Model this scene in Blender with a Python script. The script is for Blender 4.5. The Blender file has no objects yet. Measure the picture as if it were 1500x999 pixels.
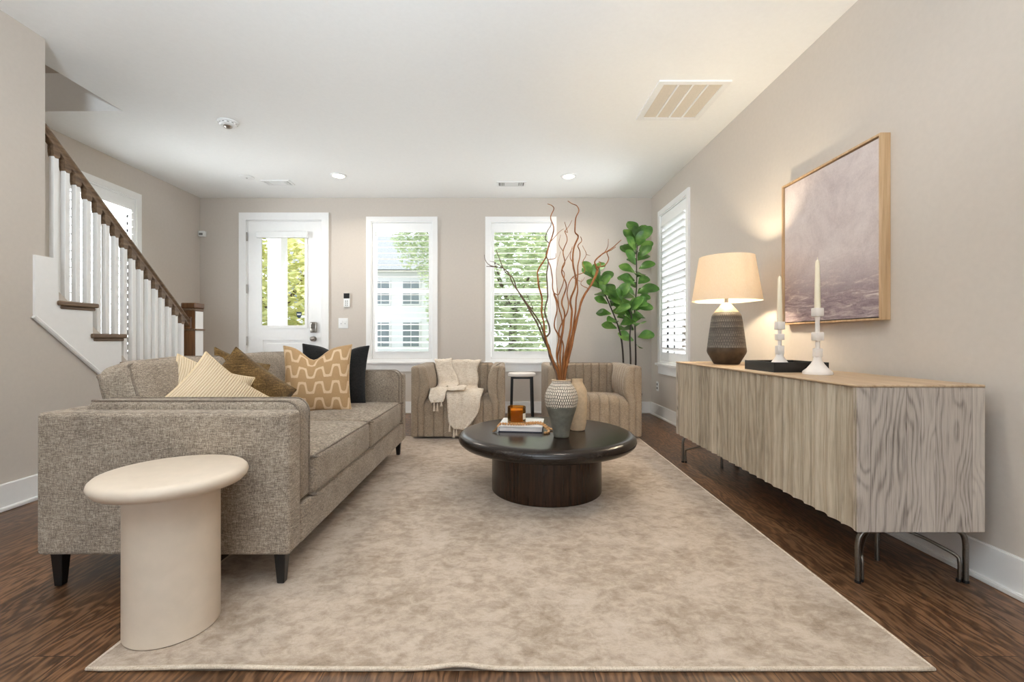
import bpy, bmesh, math, random
from math import sin, cos, pi, radians as R
from mathutils import Vector, Matrix, noise

# ------------------------------------------------------------------ scene, camera, light
sc = bpy.context.scene
C = bpy.context.scene.collection
sc.view_settings.view_transform = 'Standard'
sc.view_settings.look = 'None'
sc.view_settings.gamma = 1.0
sc.view_settings.use_curve_mapping = False
sc.view_settings.exposure = 0.22
sc.cycles.use_denoising = True
sc.cycles.max_bounces = 10
sc.cycles.diffuse_bounces = 6
sc.cycles.transparent_max_bounces = 24
sc.cycles.sample_clamp_indirect = 10.0
sc.cycles.caustics_reflective = False
sc.cycles.caustics_refractive = False

CAMH, FPX, VX, VY = 0.94, 667.0, 738.0, 497.0
cam = bpy.data.cameras.new('camera'); camo = bpy.data.objects.new('camera', cam); C.objects.link(camo)
camo.location = (0, 0, CAMH); camo.rotation_euler = (R(90), 0, 0)
cam.sensor_width = 36; cam.lens = FPX / 1500 * 36
cam.shift_x = (750 - VX) / 1500; cam.shift_y = -(499.5 - VY) / 1500
cam.clip_start = 0.02
sc.camera = camo

world = bpy.data.worlds.new('sky'); sc.world = world; world.use_nodes = True
bg = world.node_tree.nodes['Background']
bg.inputs[0].default_value = (0.82, 0.91, 1.0, 1); bg.inputs[1].default_value = 2.7

def lamp(name, kind, loc, rot, energy, col, **kw):
    l = bpy.data.lights.new(name, kind); o = bpy.data.objects.new(name, l); C.objects.link(o)
    o.location = loc; o.rotation_euler = rot; l.energy = energy; l.color = col
    for k, v in kw.items(): setattr(l, k, v)
    return o
# sun falls on the street from the front right
lamp('sun', 'SUN', (6, 12, 10), (Vector((-.62, -.42, -.8)).to_track_quat('-Z', 'Y').to_euler()), 9.0, (1, .96, .88), angle=R(2))
# added lamps that boost daylight at both side windows, and an unseen stairwell fill
lamp('left_daylight_boost', 'AREA', (-4.7, 3.95, 1.5), (R(97), 0, R(-80)), 270, (.92, .96, 1.0), shape='RECTANGLE', size=1.6, size_y=2.4)
lamp('right_daylight_boost', 'AREA', (2.65, 5.05, .9), (R(112), 0, R(90)), 130, (.92, .96, 1.0), shape='RECTANGLE', size=1.6, size_y=2.4)
lamp('upstairs_fill', 'AREA', (-3.45, 1.6, 5.1), (R(20), 0, 0), 18, (1.0, .96, .9), shape='RECTANGLE', size=.7, size_y=2.5)
# added lamp below sill height, throwing light up through the louvers onto the ceiling
lamp('porch_fill', 'AREA', (-.55, 6.75, .05), (R(-140), 0, 0), 85, (.97, .98, 1.0), shape='RECTANGLE', size=2.8, size_y=.9)
# added fill lamp at the unseen rear opening (behind the camera)
REAR_Y = -5.0
lamp('rear_fill', 'AREA', (-.4, REAR_Y + .05, 1.5), (R(118), 0, 0), 12, (.93, .97, 1.0), shape='RECTANGLE', size=4.2, size_y=2.3)
# added fill lamp behind the camera, aimed up to brighten the ceiling
lamp('ceiling_fill', 'AREA', (-.5, -1.0, 1.45), (R(138), 0, 0), 106, (.81, .91, 1.0), shape='DISK', size=.5, spread=R(120))
CAN_W, CAN_COL = 6.5, (1, .90, .78)

# ------------------------------------------------------------------ materials
def lin(c):
    def f(v):
        v /= 255.0
        return v / 12.92 if v <= .04045 else ((v + .055) / 1.055) ** 2.4
    return (f(c[0]), f(c[1]), f(c[2]), 1)

class NT:
    def __init__(s, name):
        s.m = bpy.data.materials.new(name); s.m.use_nodes = True
        s.t = s.m.node_tree; s.b = s.t.nodes['Principled BSDF']
    def n(s, typ, ins=None, **props):
        nd = s.t.nodes.new(typ)
        for k, v in props.items(): setattr(nd, k, v)
        for k, v in (ins or {}).items(): s.set(nd.inputs[k], v)
        return nd
    def set(s, sock, v):
        if isinstance(v, bpy.types.NodeSocket): s.t.links.new(v, sock)
        else: sock.default_value = v
    def math(s, op, a, b=0.0, c=None):
        nd = s.t.nodes.new('ShaderNodeMath'); nd.operation = op
        s.set(nd.inputs[0], a); s.set(nd.inputs[1], b)
        if c is not None: s.set(nd.inputs[2], c)
        return nd.outputs[0]
    def coord(s, which='Object'):
        return s.n('ShaderNodeTexCoord').outputs[which]
    def mapping(s, vec, scale=(1, 1, 1), loc=(0, 0, 0), rot=(0, 0, 0)):
        return s.n('ShaderNodeMapping', {'Vector': vec, 'Scale': scale, 'Location': loc, 'Rotation': rot}).outputs[0]
    def noise(s, vec, scale=5, detail=3, rough=.55, dist=0):
        return s.n('ShaderNodeTexNoise', {'Vector': vec, 'Scale': scale, 'Detail': detail, 'Roughness': rough, 'Distortion': dist}).outputs[0]
    def ramp(s, fac, stops, interp='LINEAR'):
        nd = s.n('ShaderNodeValToRGB', {'Fac': fac}); cr = nd.color_ramp; cr.interpolation = interp
        while len(cr.elements) < len(stops): cr.elements.new(.5)
        for e, (p, c) in zip(cr.elements, stops):
            e.position = p; e.color = c if len(c) == 4 else lin(c)
        return nd.outputs[0]
    def mix(s, fac, a, b, mode='MIX'):
        nd = s.n('ShaderNodeMix', data_type='RGBA', blend_type=mode)
        s.set(nd.inputs['Factor'], fac); s.set(nd.inputs[6], a); s.set(nd.inputs[7], b)
        return nd.outputs[2]
    def bump(s, h, strength=.2, dist=.01):
        nd = s.n('ShaderNodeBump', {'Strength': strength, 'Distance': dist, 'Height': h})
        s.t.links.new(nd.outputs[0], s.b.inputs['Normal'])
    def sep(s, v): return s.n('ShaderNodeSeparateXYZ', {0: v}).outputs
    def comb(s, x, y, z=0.0): return s.n('ShaderNodeCombineXYZ', {0: x, 1: y, 2: z}).outputs[0]
    def col(s, c): s.set(s.b.inputs['Base Color'], c)
    def p(s, rough=None, metal=None, spec=None, **kw):
        if rough is not None: s.set(s.b.inputs['Roughness'], rough)
        if metal is not None: s.b.inputs['Metallic'].default_value = metal
        if spec is not None: s.b.inputs['Specular IOR Level'].default_value = spec
        for k, v in kw.items(): s.set(s.b.inputs[k.replace('_', ' ')], v)

def paint(name, c, rough=.6, spec=.3, tex=.03, scale=60, metal=0.0):
    n = NT(name); co = n.coord(); f = n.noise(co, scale, 3)
    a = lin(c); b = lin([v * (1 - tex) for v in c])
    n.col(n.ramp(f, [(.3, a), (.7, b)])); n.p(rough, metal, spec); n.bump(f, .05, .002)
    return n.m

def fabric(name, dark, mid, light, thread=520, bump=.25, rough=.95, blot=0.12):
    n = NT(name); co = n.coord()
    a = n.noise(n.mapping(co, (thread, thread, thread * .12)), 1, 2)
    b = n.noise(n.mapping(co, (thread * .1, thread * .1, thread)), 1, 2)
    c = n.noise(co, thread * .55, 2)
    d = n.noise(co, 7, 3)
    f = n.math('ADD', n.math('MULTIPLY', a, .33), n.math('MULTIPLY', b, .37))
    f = n.math('ADD', f, n.math('MULTIPLY', c, .30))
    f = n.math('ADD', f, n.math('MULTIPLY', n.math('SUBTRACT', d, .5), blot))
    n.col(n.ramp(f, [(.36, dark), (.5, mid), (.62, light)]))
    n.p(rough, 0, .15); n.b.inputs['Sheen Weight'].default_value = .15
    n.bump(f, bump, .004)
    return n.m

M = {}
M['wall'] = paint('greige_wall_paint', (203, 194, 184), .75, .2, .015, 40)
M['ceiling'] = paint('white_ceiling_paint', (244, 244, 242), .85, .15, .01, 40)
M['trim'] = paint('white_trim_paint', (240, 239, 237), .4, .4, .01, 30)
M['white_plastic'] = paint('white_plastic', (236, 236, 234), .35, .5, .01, 30)
M['black_plastic'] = paint('black_plastic', (28, 28, 30), .3, .5, .05, 30)
M['grey_plastic'] = paint('grey_slot_paint', (120, 118, 115), .6, .3, .05, 30)
M['black_metal'] = paint('black_metal', (26, 24, 23), .35, .5, .1, 60)
M['nickel'] = paint('brushed_nickel', (176, 170, 162), .28, .5, .05, 200, 1.0)
M['steel'] = paint('dark_brushed_steel', (128, 122, 114), .33, .5, .1, 200, 1.0)
M['vent_filter'] = paint('beige_vent_filter', (214, 205, 190), .8, .1, .06, 160)
M['shutter'] = paint('white_shutter_paint', (244, 244, 243), .35, .4, .01, 30)
M['vinyl'] = paint('white_vinyl_sash', (232, 233, 234), .4, .4, .01, 30)

def floor_mat():
    n = NT('dark_oak_floorboards'); co = n.coord(); x, y, z = n.sep(co)
    v = n.comb(y, x, 0.0)
    br = n.n('ShaderNodeTexBrick', {'Vector': v, 'Color1': (0, 0, 0, 1), 'Color2': (1, 1, 1, 1), 'Mortar': (0, 0, 0, 1), 'Scale': 1.0,
             'Mortar Size': .0012, 'Mortar Smooth': .3, 'Brick Width': 1.35, 'Row Height': .127}, offset=.37, offset_frequency=2)
    rnd = n.sep(br.outputs['Color'])[0]
    off = n.math('MULTIPLY', rnd, 13.0)
    gv = n.comb(n.math('ADD', x, off), n.math('MULTIPLY', y, .07), off)
    warp = n.noise(n.comb(n.math('ADD', x, off), n.math('MULTIPLY', y, .25), off), 9, 3, .6)
    ring = n.math('SINE', n.math('ADD', n.math('MULTIPLY', x, 150.0), n.math('MULTIPLY', warp, 55.0)))
    fine = n.noise(gv, 220, 3, .6)
    g = n.math('ADD', n.math('MULTIPLY', n.math('MULTIPLY_ADD', ring, .5, .5), .38), n.math('MULTIPLY', fine, .62))
    base = n.ramp(g, [(.22, (68, 46, 31)), (.5, (108, 77, 53)), (.8, (146, 110, 80))])
    tint = n.ramp(rnd, [(0, (205, 200, 198)), (.5, (230, 228, 226)), (1, (255, 248, 240))])
    c = n.mix(1.0, base, tint, 'MULTIPLY')
    c = n.mix(br.outputs['Fac'], c, lin((30, 21, 16)))
    n.col(c); n.p(n.math('MULTIPLY_ADD', fine, .18, .26), 0, .45)
    n.bump(n.math('SUBTRACT', n.math('MULTIPLY', g, .25), br.outputs['Fac']), .25, .0015)
    return n.m
M['floor'] = floor_mat()

def stain_mat(name, a, b, c, axis=1, rough=.35, s=1.0):
    n = NT(name); co = n.coord()
    sc_ = [60 * s, 60 * s, 60 * s]; sc_[axis] = 3 * s
    f = n.noise(n.mapping(co, tuple(sc_)), 1, 4, .6, .4)
    n.col(n.ramp(f, [(.25, a), (.5, b), (.78, c)])); n.p(rough, 0, .4); n.bump(f, .08, .002)
    return n.m
M['stair_wood'] = stain_mat('brown_stained_oak', (80, 62, 48), (114, 92, 72), (144, 120, 96), 1, .4)
M['newel_wood'] = stain_mat('warm_brown_stained_oak', (74, 48, 28), (104, 70, 42), (132, 94, 60), 2, .35)
M['table_wood'] = stain_mat('espresso_stained_wood', (28, 16, 9), (46, 29, 18), (68, 45, 28), 2, .26, 1.2)
M['table_top_wood'] = stain_mat('espresso_stained_top', (24, 18, 14), (34, 26, 21), (46, 36, 29), 0, .24, 1.2)
M['frame_wood'] = stain_mat('pale_maple_frame', (176, 142, 104), (196, 163, 124), (212, 182, 146), 2, .5, 1.0)

def plank_mat(name, across, dark, mid, light, width, rings=1.0, wv=1.0):
    """weathered vertical oak boards; across = 0 (x) or 1 (y)"""
    n = NT(name); co = n.coord(); xyz = n.sep(co); a = xyz[across]; z = xyz[2]
    jit = n.math('ADD', a, n.math('MULTIPLY', n.math('SINE', n.math('MULTIPLY', a, 23.0)), width * .35))
    q = n.math('DIVIDE', jit, width)
    idx = n.math('FLOOR', q); fr = n.math('FRACT', q)
    rnd = n.n('ShaderNodeTexWhiteNoise', {'W': idx}, noise_dimensions='1D').outputs[0]
    off = n.math('MULTIPLY', rnd, 31.0)
    warp = n.noise(n.comb(n.math('ADD', a, off), n.math('MULTIPLY', z, .22), off), 8.5, 2, .45)
    ring = n.math('SINE', n.math('ADD', n.math('MULTIPLY', a, 260.0), n.math('MULTIPLY', warp, 62.0 * rings)))
    ring = n.math('POWER', n.math('MULTIPLY_ADD', ring, .5, .5), 2.2)
    fine = n.noise(n.comb(n.math('MULTIPLY', n.math('ADD', a, off), 330), n.math('MULTIPLY', z, 9.0), off), 1, 3, .65)
    blot = n.noise(co, 5, 2)
    g = n.math('ADD', n.math('MULTIPLY', ring, -.34 * wv), n.math('MULTIPLY', fine, .72))
    g = n.math('ADD', g, n.math('MULTIPLY', n.math('SUBTRACT', rnd, .5), .20))
    g = n.math('ADD', g, n.math('MULTIPLY', blot, .30))
    c = n.ramp(g, [(.12, dark), (.38, mid), (.66, light)])
    knot = n.n('ShaderNodeTexVoronoi', {'Vector': n.mapping(co, (5.2, 5.2, 2.4)), 'Scale': 1.0}).outputs['Distance']
    k2 = n.noise(co, 60, 3)
    kf = n.math('LESS_THAN', n.math('MULTIPLY_ADD', k2, .09, knot), .085)
    c = n.mix(n.math('MULTIPLY', kf, .85), c, lin((52, 42, 34)))
    seam = n.math('LESS_THAN', fr, .025)
    c = n.mix(n.math('MULTIPLY', seam, .55), c, lin((70, 58, 48)))
    n.col(c); n.p(.62, 0, .25); n.bump(n.math('SUBTRACT', g, seam), .25, .003)
    return n.m
M['board_front'] = plank_mat('weathered_oak_front', 1, (124, 111, 95), (168, 154, 134), (192, 179, 159), .095, .5, .45)
M['board_end'] = plank_mat('weathered_oak_end', 0, (114, 103, 94), (182, 169, 157), (204, 192, 179), .082, 1.0, .5)
M['board_top'] = stain_mat('pale_oak_top', (158, 132, 104), (186, 160, 130), (204, 182, 154), 1, .45)

M['sofa'] = fabric('oatmeal_woven_tweed', (88, 77, 68), (146, 132, 117), (194, 180, 162), 560, .35)
M['sofa_trim'] = fabric('oatmeal_piping', (84, 74, 66), (126, 113, 100), (160, 146, 130), 560, .2)
M['chair'] = fabric('taupe_channel_fabric', (112, 97, 83), (160, 143, 124), (188, 171, 150), 620, .2)
M['throw'] = fabric('cream_knit_throw', (196, 178, 156), (226, 212, 194), (240, 230, 216), 260, .5)
M['velvet'] = fabric('olive_bronze_velvet', (66, 48, 22), (98, 74, 38), (130, 104, 62), 190, .3, .8, .5)
M['black_fabric'] = fabric('black_velvet', (18, 18, 19), (30, 30, 31), (46, 46, 46), 400, .2, .8)
M['cream_trim'] = fabric('cream_edging', (206, 182, 142), (222, 200, 162), (232, 214, 182), 500, .2)
M['tan_trim'] = fabric('tan_edging', (180, 148, 108), (202, 172, 134), (216, 192, 158), 500, .2)

def rug_mat(name='distressed_beige_rug', k=1.0):
    n = NT(name); co = n.coord()
    a = n.noise(n.mapping(co, (1.0, 1.15, 1)), 3.2, 8, .72, .5)
    b = n.noise(n.mapping(co, (1.2, 1.5, 1)), 15, 6, .74, .4)
    c = n.noise(co, 420, 2)
    d = n.noise(n.mapping(co, (40, 260, 1)), 1, 2)
    f = n.math('ADD', n.math('MULTIPLY', a, .5), n.math('MULTIPLY', b, .5))
    f = n.math('ADD', f, n.math('MULTIPLY', n.math('SUBTRACT', c, .5), .12))
    f = n.math('ADD', f, n.math('MULTIPLY', n.math('SUBTRACT', d, .5), .08))
    n.col(n.ramp(f, [(.34, [v * k for v in (134, 115, 97)]), (.45, [v * k for v in (164, 146, 128)]), (.54, [v * k for v in (186, 169, 152)]), (.66, [v * k for v in (200, 185, 169)])]))
    n.p(.95, 0, .1); n.b.inputs['Sheen Weight'].default_value = .2; n.bump(n.math('ADD', c, d), .25, .003)
    return n.m
M['rug'] = rug_mat()
M['rug_edge'] = fabric('cream_rug_binding', (176, 158, 136), (202, 186, 166), (220, 206, 188), 420, .2)

def stripe_pillow(name='cream_ribbed_cotton'):
    n = NT(name); uv = n.coord('UV'); u, v, _ = n.sep(uv)
    w = n.math('MULTIPLY_ADD', n.math('SINE', n.math('MULTIPLY', u, 2 * pi * 34)), .5, .5)
    f = n.noise(n.coord(), 300, 2)
    c = n.ramp(w, [(.1, (184, 162, 132)), (.4, (206, 188, 160)), (.9, (216, 199, 172))])
    n.col(n.mix(.25, c, n.ramp(f, [(.3, (180, 158, 128)), (.7, (226, 208, 180))]))); n.p(.95, 0, .1)
    n.bump(w, .5, .004)
    return n.m
M['pillow_cream'] = stripe_pillow()

def meander_pillow():
    n = NT('tan_meander_weave'); uv = n.coord('UV'); u, v, _ = n.sep(uv)
    rows = 4.1
    vv = n.math('MULTIPLY', v, rows); row = n.math('FLOOR', vv); fv = n.math('SUBTRACT', n.math('FRACT', vv), .5)
    k = 2 * pi * 4.1; A = .315
    ph = n.math('MULTIPLY', u, k)
    s = n.math('SINE', ph); cs = n.math('COSINE', ph)
    sh = n.math('MULTIPLY', n.math('TANH', n.math('MULTIPLY', s, 1.8)), A / .947)
    sech = n.math('SUBTRACT', 1.0, n.math('POWER', n.math('TANH', n.math('MULTIPLY', s, 1.8)), 2.0))
    grad = n.math('MULTIPLY', n.math('MULTIPLY', cs, sech), A / .947 * 1.8 * 4.1 * 2 * pi / rows)
    d = n.math('DIVIDE', n.math('ABSOLUTE', n.math('SUBTRACT', fv, sh)), n.math('SQRT', n.math('MULTIPLY_ADD', grad, grad, 1.0)))
    line = n.math('SMOOTH_MIN', 1.0, n.math('MULTIPLY', n.math('LESS_THAN', d, .075), 1.0), .01)
    f = n.noise(n.coord(), 420, 2)
    base = n.ramp(f, [(.3, (168, 134, 96)), (.7, (196, 163, 123))])
    ln = n.ramp(f, [(.3, (212, 182, 146)), (.7, (228, 204, 172))])
    n.col(n.mix(line, base, ln)); n.p(.92, 0, .1); n.bump(n.math('ADD', line, n.math('MULTIPLY', f, .4)), .3, .003)
    return n.m
M['pillow_meander'] = meander_pillow()

M['side_table'] = paint('cream_lacquer_plaster', (214, 198, 179), .38, .4, .03, 18)

def vase_mat():
    n = NT('carved_white_and_grey_glaze'); uv = n.coord('UV'); u, v, _ = n.sep(uv); co = n.coord()
    wob = n.noise(co, 18, 2)
    vec = n.comb(n.math('MULTIPLY_ADD', n.noise(co, 45, 2), .012, u), n.math('MULTIPLY_ADD', wob, .05, v), 0.0)
    br = n.n('ShaderNodeTexBrick', {'Vector': vec, 'Color1': (1, 1, 1, 1), 'Color2': (1, 1, 1, 1), 'Mortar': (0, 0, 0, 1), 'Scale': 1.0, 'Mortar Size': .0042,
             'Mortar Smooth': .2, 'Brick Width': .0215, 'Row Height': .052}, offset=.5)
    carved = n.mix(br.outputs['Fac'], lin((228, 216, 200)), lin((72, 62, 54)))
    grey = n.ramp(n.noise(co, 30, 4), [(.3, (100, 98, 88)), (.7, (122, 119, 107))])
    up = n.math('GREATER_THAN', n.math('MULTIPLY_ADD', n.noise(co, 14, 2), .06, v), .57)
    n.col(n.mix(up, grey, carved)); n.p(.6, 0, .3); n.bump(n.math('MULTIPLY', n.math('SUBTRACT', 1.0, br.outputs['Fac']), up), .5, .004)
    return n.m
M['vase'] = vase_mat()
M['vase_tan'] = paint('sandy_matte_stoneware', (208, 182, 150), .75, .2, .08, 50)
M['branch'] = stain_mat('rust_brown_bark', (92, 52, 22), (140, 84, 38), (176, 116, 60), 2, .6)
M['branch_grey'] = stain_mat('grey_brown_bark', (62, 46, 36), (96, 74, 58), (128, 104, 84), 2, .7)

def lamp_base_mat():
    n = NT('carved_charcoal_ceramic'); uv = n.coord('UV'); u, v, _ = n.sep(uv); co = n.coord()
    wob = n.noise(co, 20, 2)
    vec = n.comb(u, n.math('MULTIPLY_ADD', wob, .02, v), 0.0)
    br = n.n('ShaderNodeTexBrick', {'Vector': vec, 'Color1': (0, 0, 0, 1), 'Color2': (1, 1, 1, 1), 'Mortar': (0, 0, 0, 1), 'Scale': 1.0, 'Mortar Size': .003,
             'Mortar Smooth': .4, 'Brick Width': .022, 'Row Height': .046}, offset=.5)
    rows = n.n('ShaderNodeTexWhiteNoise', {'W': n.math('FLOOR', n.math('DIVIDE', v, .046))}, noise_dimensions='1D').outputs[0]
    f = n.noise(n.comb(n.math('MULTIPLY', u, 14), n.math('MULTIPLY', v, 60), 0.0), 1, 3)
    body = n.ramp(n.math('MULTIPLY_ADD', rows, .35, n.math('MULTIPLY', f, .6)), [(.2, (72, 66, 60)), (.5, (104, 97, 89)), (.8, (140, 131, 120))])
    body = n.mix(n.math('MULTIPLY', br.outputs['Fac'], .75), body, lin((54, 48, 43)))
    low = n.ramp(n.noise(co, 20, 3), [(.3, (60, 48, 36)), (.7, (84, 68, 52))])
    c = n.mix(n.math('GREATER_THAN', v, .27), low, body)
    c = n.mix(n.math('GREATER_THAN', v, .845), c, n.ramp(f, [(.3, (150, 126, 98)), (.7, (184, 158, 126))]))
    n.col(c); n.p(.55, 0, .3); n.bump(br.outputs['Fac'], -.35, .003)
    return n.m
M['lamp_base'] = lamp_base_mat()

def shade_mat():
    n = NT('linen_lampshade'); co = n.coord()
    f = n.noise(n.mapping(co, (300, 300, 60)), 1, 2)
    col = n.ramp(f, [(.3, (246, 234, 216)), (.7, (250, 242, 228))])
    d = n.n('ShaderNodeBsdfDiffuse', {'Color': col}); t = n.n('ShaderNodeBsdfTranslucent', {'Color': col})
    mx = n.n('ShaderNodeMixShader', {0: .6, 1: d.outputs[0], 2: t.outputs[0]})
    n.t.links.new(mx.outputs[0], n.t.nodes['Material Output'].inputs[0])
    return n.m
M['shade'] = shade_mat()

def emit(name, c, s):
    n = NT(name); n.col(lin(c)); n.b.inputs['Emission Color'].default_value = lin(c); n.b.inputs['Emission Strength'].default_value = s
    return n.m
M['can_lens'] = emit('lit_downlight_lens', (255, 240, 216), 14)
M['bulb'] = emit('lit_bulb', (255, 214, 150), 6)

def glass_mat():
    n = NT('clear_window_glass')
    t = n.n('ShaderNodeBsdfTransparent', {'Color': (.97, .98, .98, 1)}); g = n.n('ShaderNodeBsdfGlossy', {'Color': (1, 1, 1, 1), 'Roughness': .02})
    fr = n.n('ShaderNodeFresnel', {'IOR': 1.25})
    mx = n.n('ShaderNodeMixShader', {0: fr.outputs[0], 1: t.outputs[0], 2: g.outputs[0]})
    n.t.links.new(mx.outputs[0], n.t.nodes['Material Output'].inputs[0])
    return n.m
M['glass'] = glass_mat()
def amber():
    n = NT('amber_candle_glass')
    t = n.n('ShaderNodeBsdfTransparent', {'Color': lin((250, 212, 140))}); g = n.n('ShaderNodeBsdfGlossy', {'Color': (1, .9, .7, 1), 'Roughness': .05})
    d = n.n('ShaderNodeBsdfDiffuse', {'Color': lin((188, 122, 44))})
    m1 = n.n('ShaderNodeMixShader', {0: .16, 1: t.outputs[0], 2: d.outputs[0]})
    fr = n.n('ShaderNodeFresnel', {'IOR': 1.4})
    mx = n.n('ShaderNodeMixShader', {0: fr.outputs[0], 1: m1.outputs[0], 2: g.outputs[0]})
    n.t.links.new(mx.outputs[0], n.t.nodes['Material Output'].inputs[0])
    return n.m
M['amber'] = amber()
M['wax'] = paint('ivory_wax', (236, 224, 198), .5, .3, .02, 30)
M['wax_dark'] = paint('honey_wax', (240, 200, 124), .5, .3, .04, 30)
M['matte_white'] = paint('matte_white_ceramic', (232, 224, 216), .6, .3, .02, 40)
M['paper'] = paint('white_paper_pages', (226, 218, 214), .8, .1, .05, 300)
M['book_white'] = paint('white_book_cover', (234, 231, 230), .4, .4, .02, 30)
M['book_blue'] = paint('navy_book_cloth', (52, 54, 66), .6, .3, .05, 60)
M['bead'] = stain_mat('natural_wood_beads', (176, 124, 76), (206, 154, 100), (224, 180, 130), 0, .5)
M['bead_tassel'] = fabric('jute_tassel', (86, 62, 40), (120, 92, 62), (150, 120, 86), 400, .3)
M['label'] = paint('cream_label_paper', (236, 226, 206), .6, .2, .02, 60)
M['shield_blue'] = paint('navy_sticker', (44, 62, 84), .5, .3, .02, 60)
M['pot'] = paint('dark_planter', (58, 54, 50), .6, .3, .06, 30)
M['soil'] = paint('potting_soil', (52, 40, 30), .95, .1, .3, 60)
M['fig_trunk'] = stain_mat('dark_fig_bark', (34, 26, 22), (52, 42, 34), (74, 60, 48), 2, .7)

def leaf_mat(name, a, b, c, rough=.4, trans=.25, sc_=10):
    n = NT(name); f = n.noise(n.coord(), sc_, 3)
    col = n.ramp(f, [(.3, a), (.5, b), (.7, c)]); n.col(col); n.p(rough, 0, .4)
    t = n.n('ShaderNodeBsdfTranslucent', {'Color': col})
    mx = n.n('ShaderNodeMixShader', {0: trans, 1: n.b.outputs[0], 2: t.outputs[0]})
    n.t.links.new(mx.outputs[0], n.t.nodes['Material Output'].inputs[0])
    return n.m
M['fig_leaf'] = leaf_mat('fiddle_leaf_green', (50, 76, 32), (78, 118, 50), (132, 164, 84), .35, .18, 6)
M['leaf_a'] = leaf_mat('street_tree_green', (158, 172, 138), (190, 200, 166), (216, 222, 192), .6, .4, 3)
M['leaf_b'] = leaf_mat('street_tree_yellow_green', (186, 192, 138), (212, 212, 156), (226, 218, 174), .6, .4, 3)
M['bark'] = stain_mat('street_tree_bark', (80, 70, 60), (104, 92, 80), (128, 116, 102), 2, .9)
M['lawn'] = paint('pale_lawn', (120, 134, 92), .95, .1, .3, 14)
M['concrete'] = paint('pale_concrete', (204, 201, 195), .9, .1, .06, 14)
M['siding'] = paint('white_siding', (216, 214, 217), .7, .2, .02, 14)
M['roof'] = paint('grey_shingles', (142, 144, 146), .9, .1, .15, 14)
M['house_glass'] = paint('dark_house_glazing', (120, 128, 134), .2, .5, .1, 3)

def art_mat():
    n = NT('muted_abstract_canvas'); co = n.coord(); x, y, z = n.sep(co)
    big = n.noise(n.mapping(co, (1, 1.6, 1.6)), 2.6, 6, .7, .5)
    strokes = n.noise(n.mapping(co, (1, 3.0, 16)), 2.2, 5, .7, 1.2)
    fine = n.noise(co, 120, 3)
    sky = n.ramp(big, [(.3, (186, 173, 172)), (.5, (206, 194, 191)), (.7, (217, 207, 203))])
    land = n.ramp(strokes, [(.3, (112, 96, 104)), (.48, (150, 132, 137)), (.6, (184, 168, 166)), (.72, (226, 216, 210))])
    h = n.math('ADD', n.math('MULTIPLY', z, -4.2), n.math('MULTIPLY', strokes, 1.3))
    m = n.n('ShaderNodeMapRange', {'Value': h, 'From Min': .95, 'From Max': 1.9}).outputs[0]
    c = n.mix(m, sky, land); c = n.mix(.10, c, n.ramp(fine, [(.3, (150, 136, 136)), (.7, (240, 232, 228))]))
    n.col(c); n.p(.7, 0, .2); n.bump(n.math('ADD', fine, strokes), .2, .003)
    return n.m
M['art'] = art_mat()

# ------------------------------------------------------------------ mesh helpers
def wl(o):
    v = Vector((0, 0, 0))
    while o: v += o.location; o = o.parent
    return v

def obj(name, bm, mat, parent=None, smooth=None, local=False, label=None):
    """link bm as ONE mesh object; coordinates are world ones unless local"""
    bmesh.ops.recalc_face_normals(bm, faces=bm.faces[:])
    if parent and not local: bmesh.ops.translate(bm, verts=bm.verts[:], vec=-wl(parent))
    if smooth is not None:
        for f in bm.faces: f.smooth = True
        a = R(smooth)
        for e in bm.edges:
            if len(e.link_faces) == 2: e.smooth = e.calc_face_angle(0) < a
    me = bpy.data.meshes.new(name); bm.to_mesh(me); bm.free()
    for m in (mat if isinstance(mat, (list, tuple)) else [mat]): me.materials.append(m)
    o = bpy.data.objects.new(name, me); C.objects.link(o)
    if parent: o.parent = parent
    if label: o['label'] = label
    return o

def tag(o, label, cat, group=None):
    o['label'] = label; o['category'] = cat
    if group: o['group'] = group
    return o
def thing(name, label, cat, loc=(0, 0, 0), rotz=0, group=None):
    o = bpy.data.objects.new(name, None); C.objects.link(o); o.empty_display_size = .1
    o.location = loc; o.rotation_euler = (0, 0, rotz)
    return tag(o, label, cat, group)
def struct(o): o['kind'] = 'structure'; return o
def sempty(name, loc=(0, 0, 0)):
    o = bpy.data.objects.new(name, None); C.objects.link(o); o.location = loc; return struct(o)
def dup(root, loc, label=None):
    r = root.copy(); C.objects.link(r); r.location = loc
    if label: r['label'] = label
    for ch in list(root.children):
        c = ch.copy(); C.objects.link(c); c.parent = r
        for g in ch.children:
            d = g.copy(); C.objects.link(d); d.parent = c
    return r
def recentre(o):
    """move a single mesh thing's origin to the bottom centre of its mesh"""
    vs = [v.co for v in o.data.vertices]
    c = Vector(((min(v.x for v in vs) + max(v.x for v in vs)) / 2, (min(v.y for v in vs) + max(v.y for v in vs)) / 2, min(v.z for v in vs)))
    o.data.transform(Matrix.Translation(-c)); o.location = o.location + c
    return o

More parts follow.
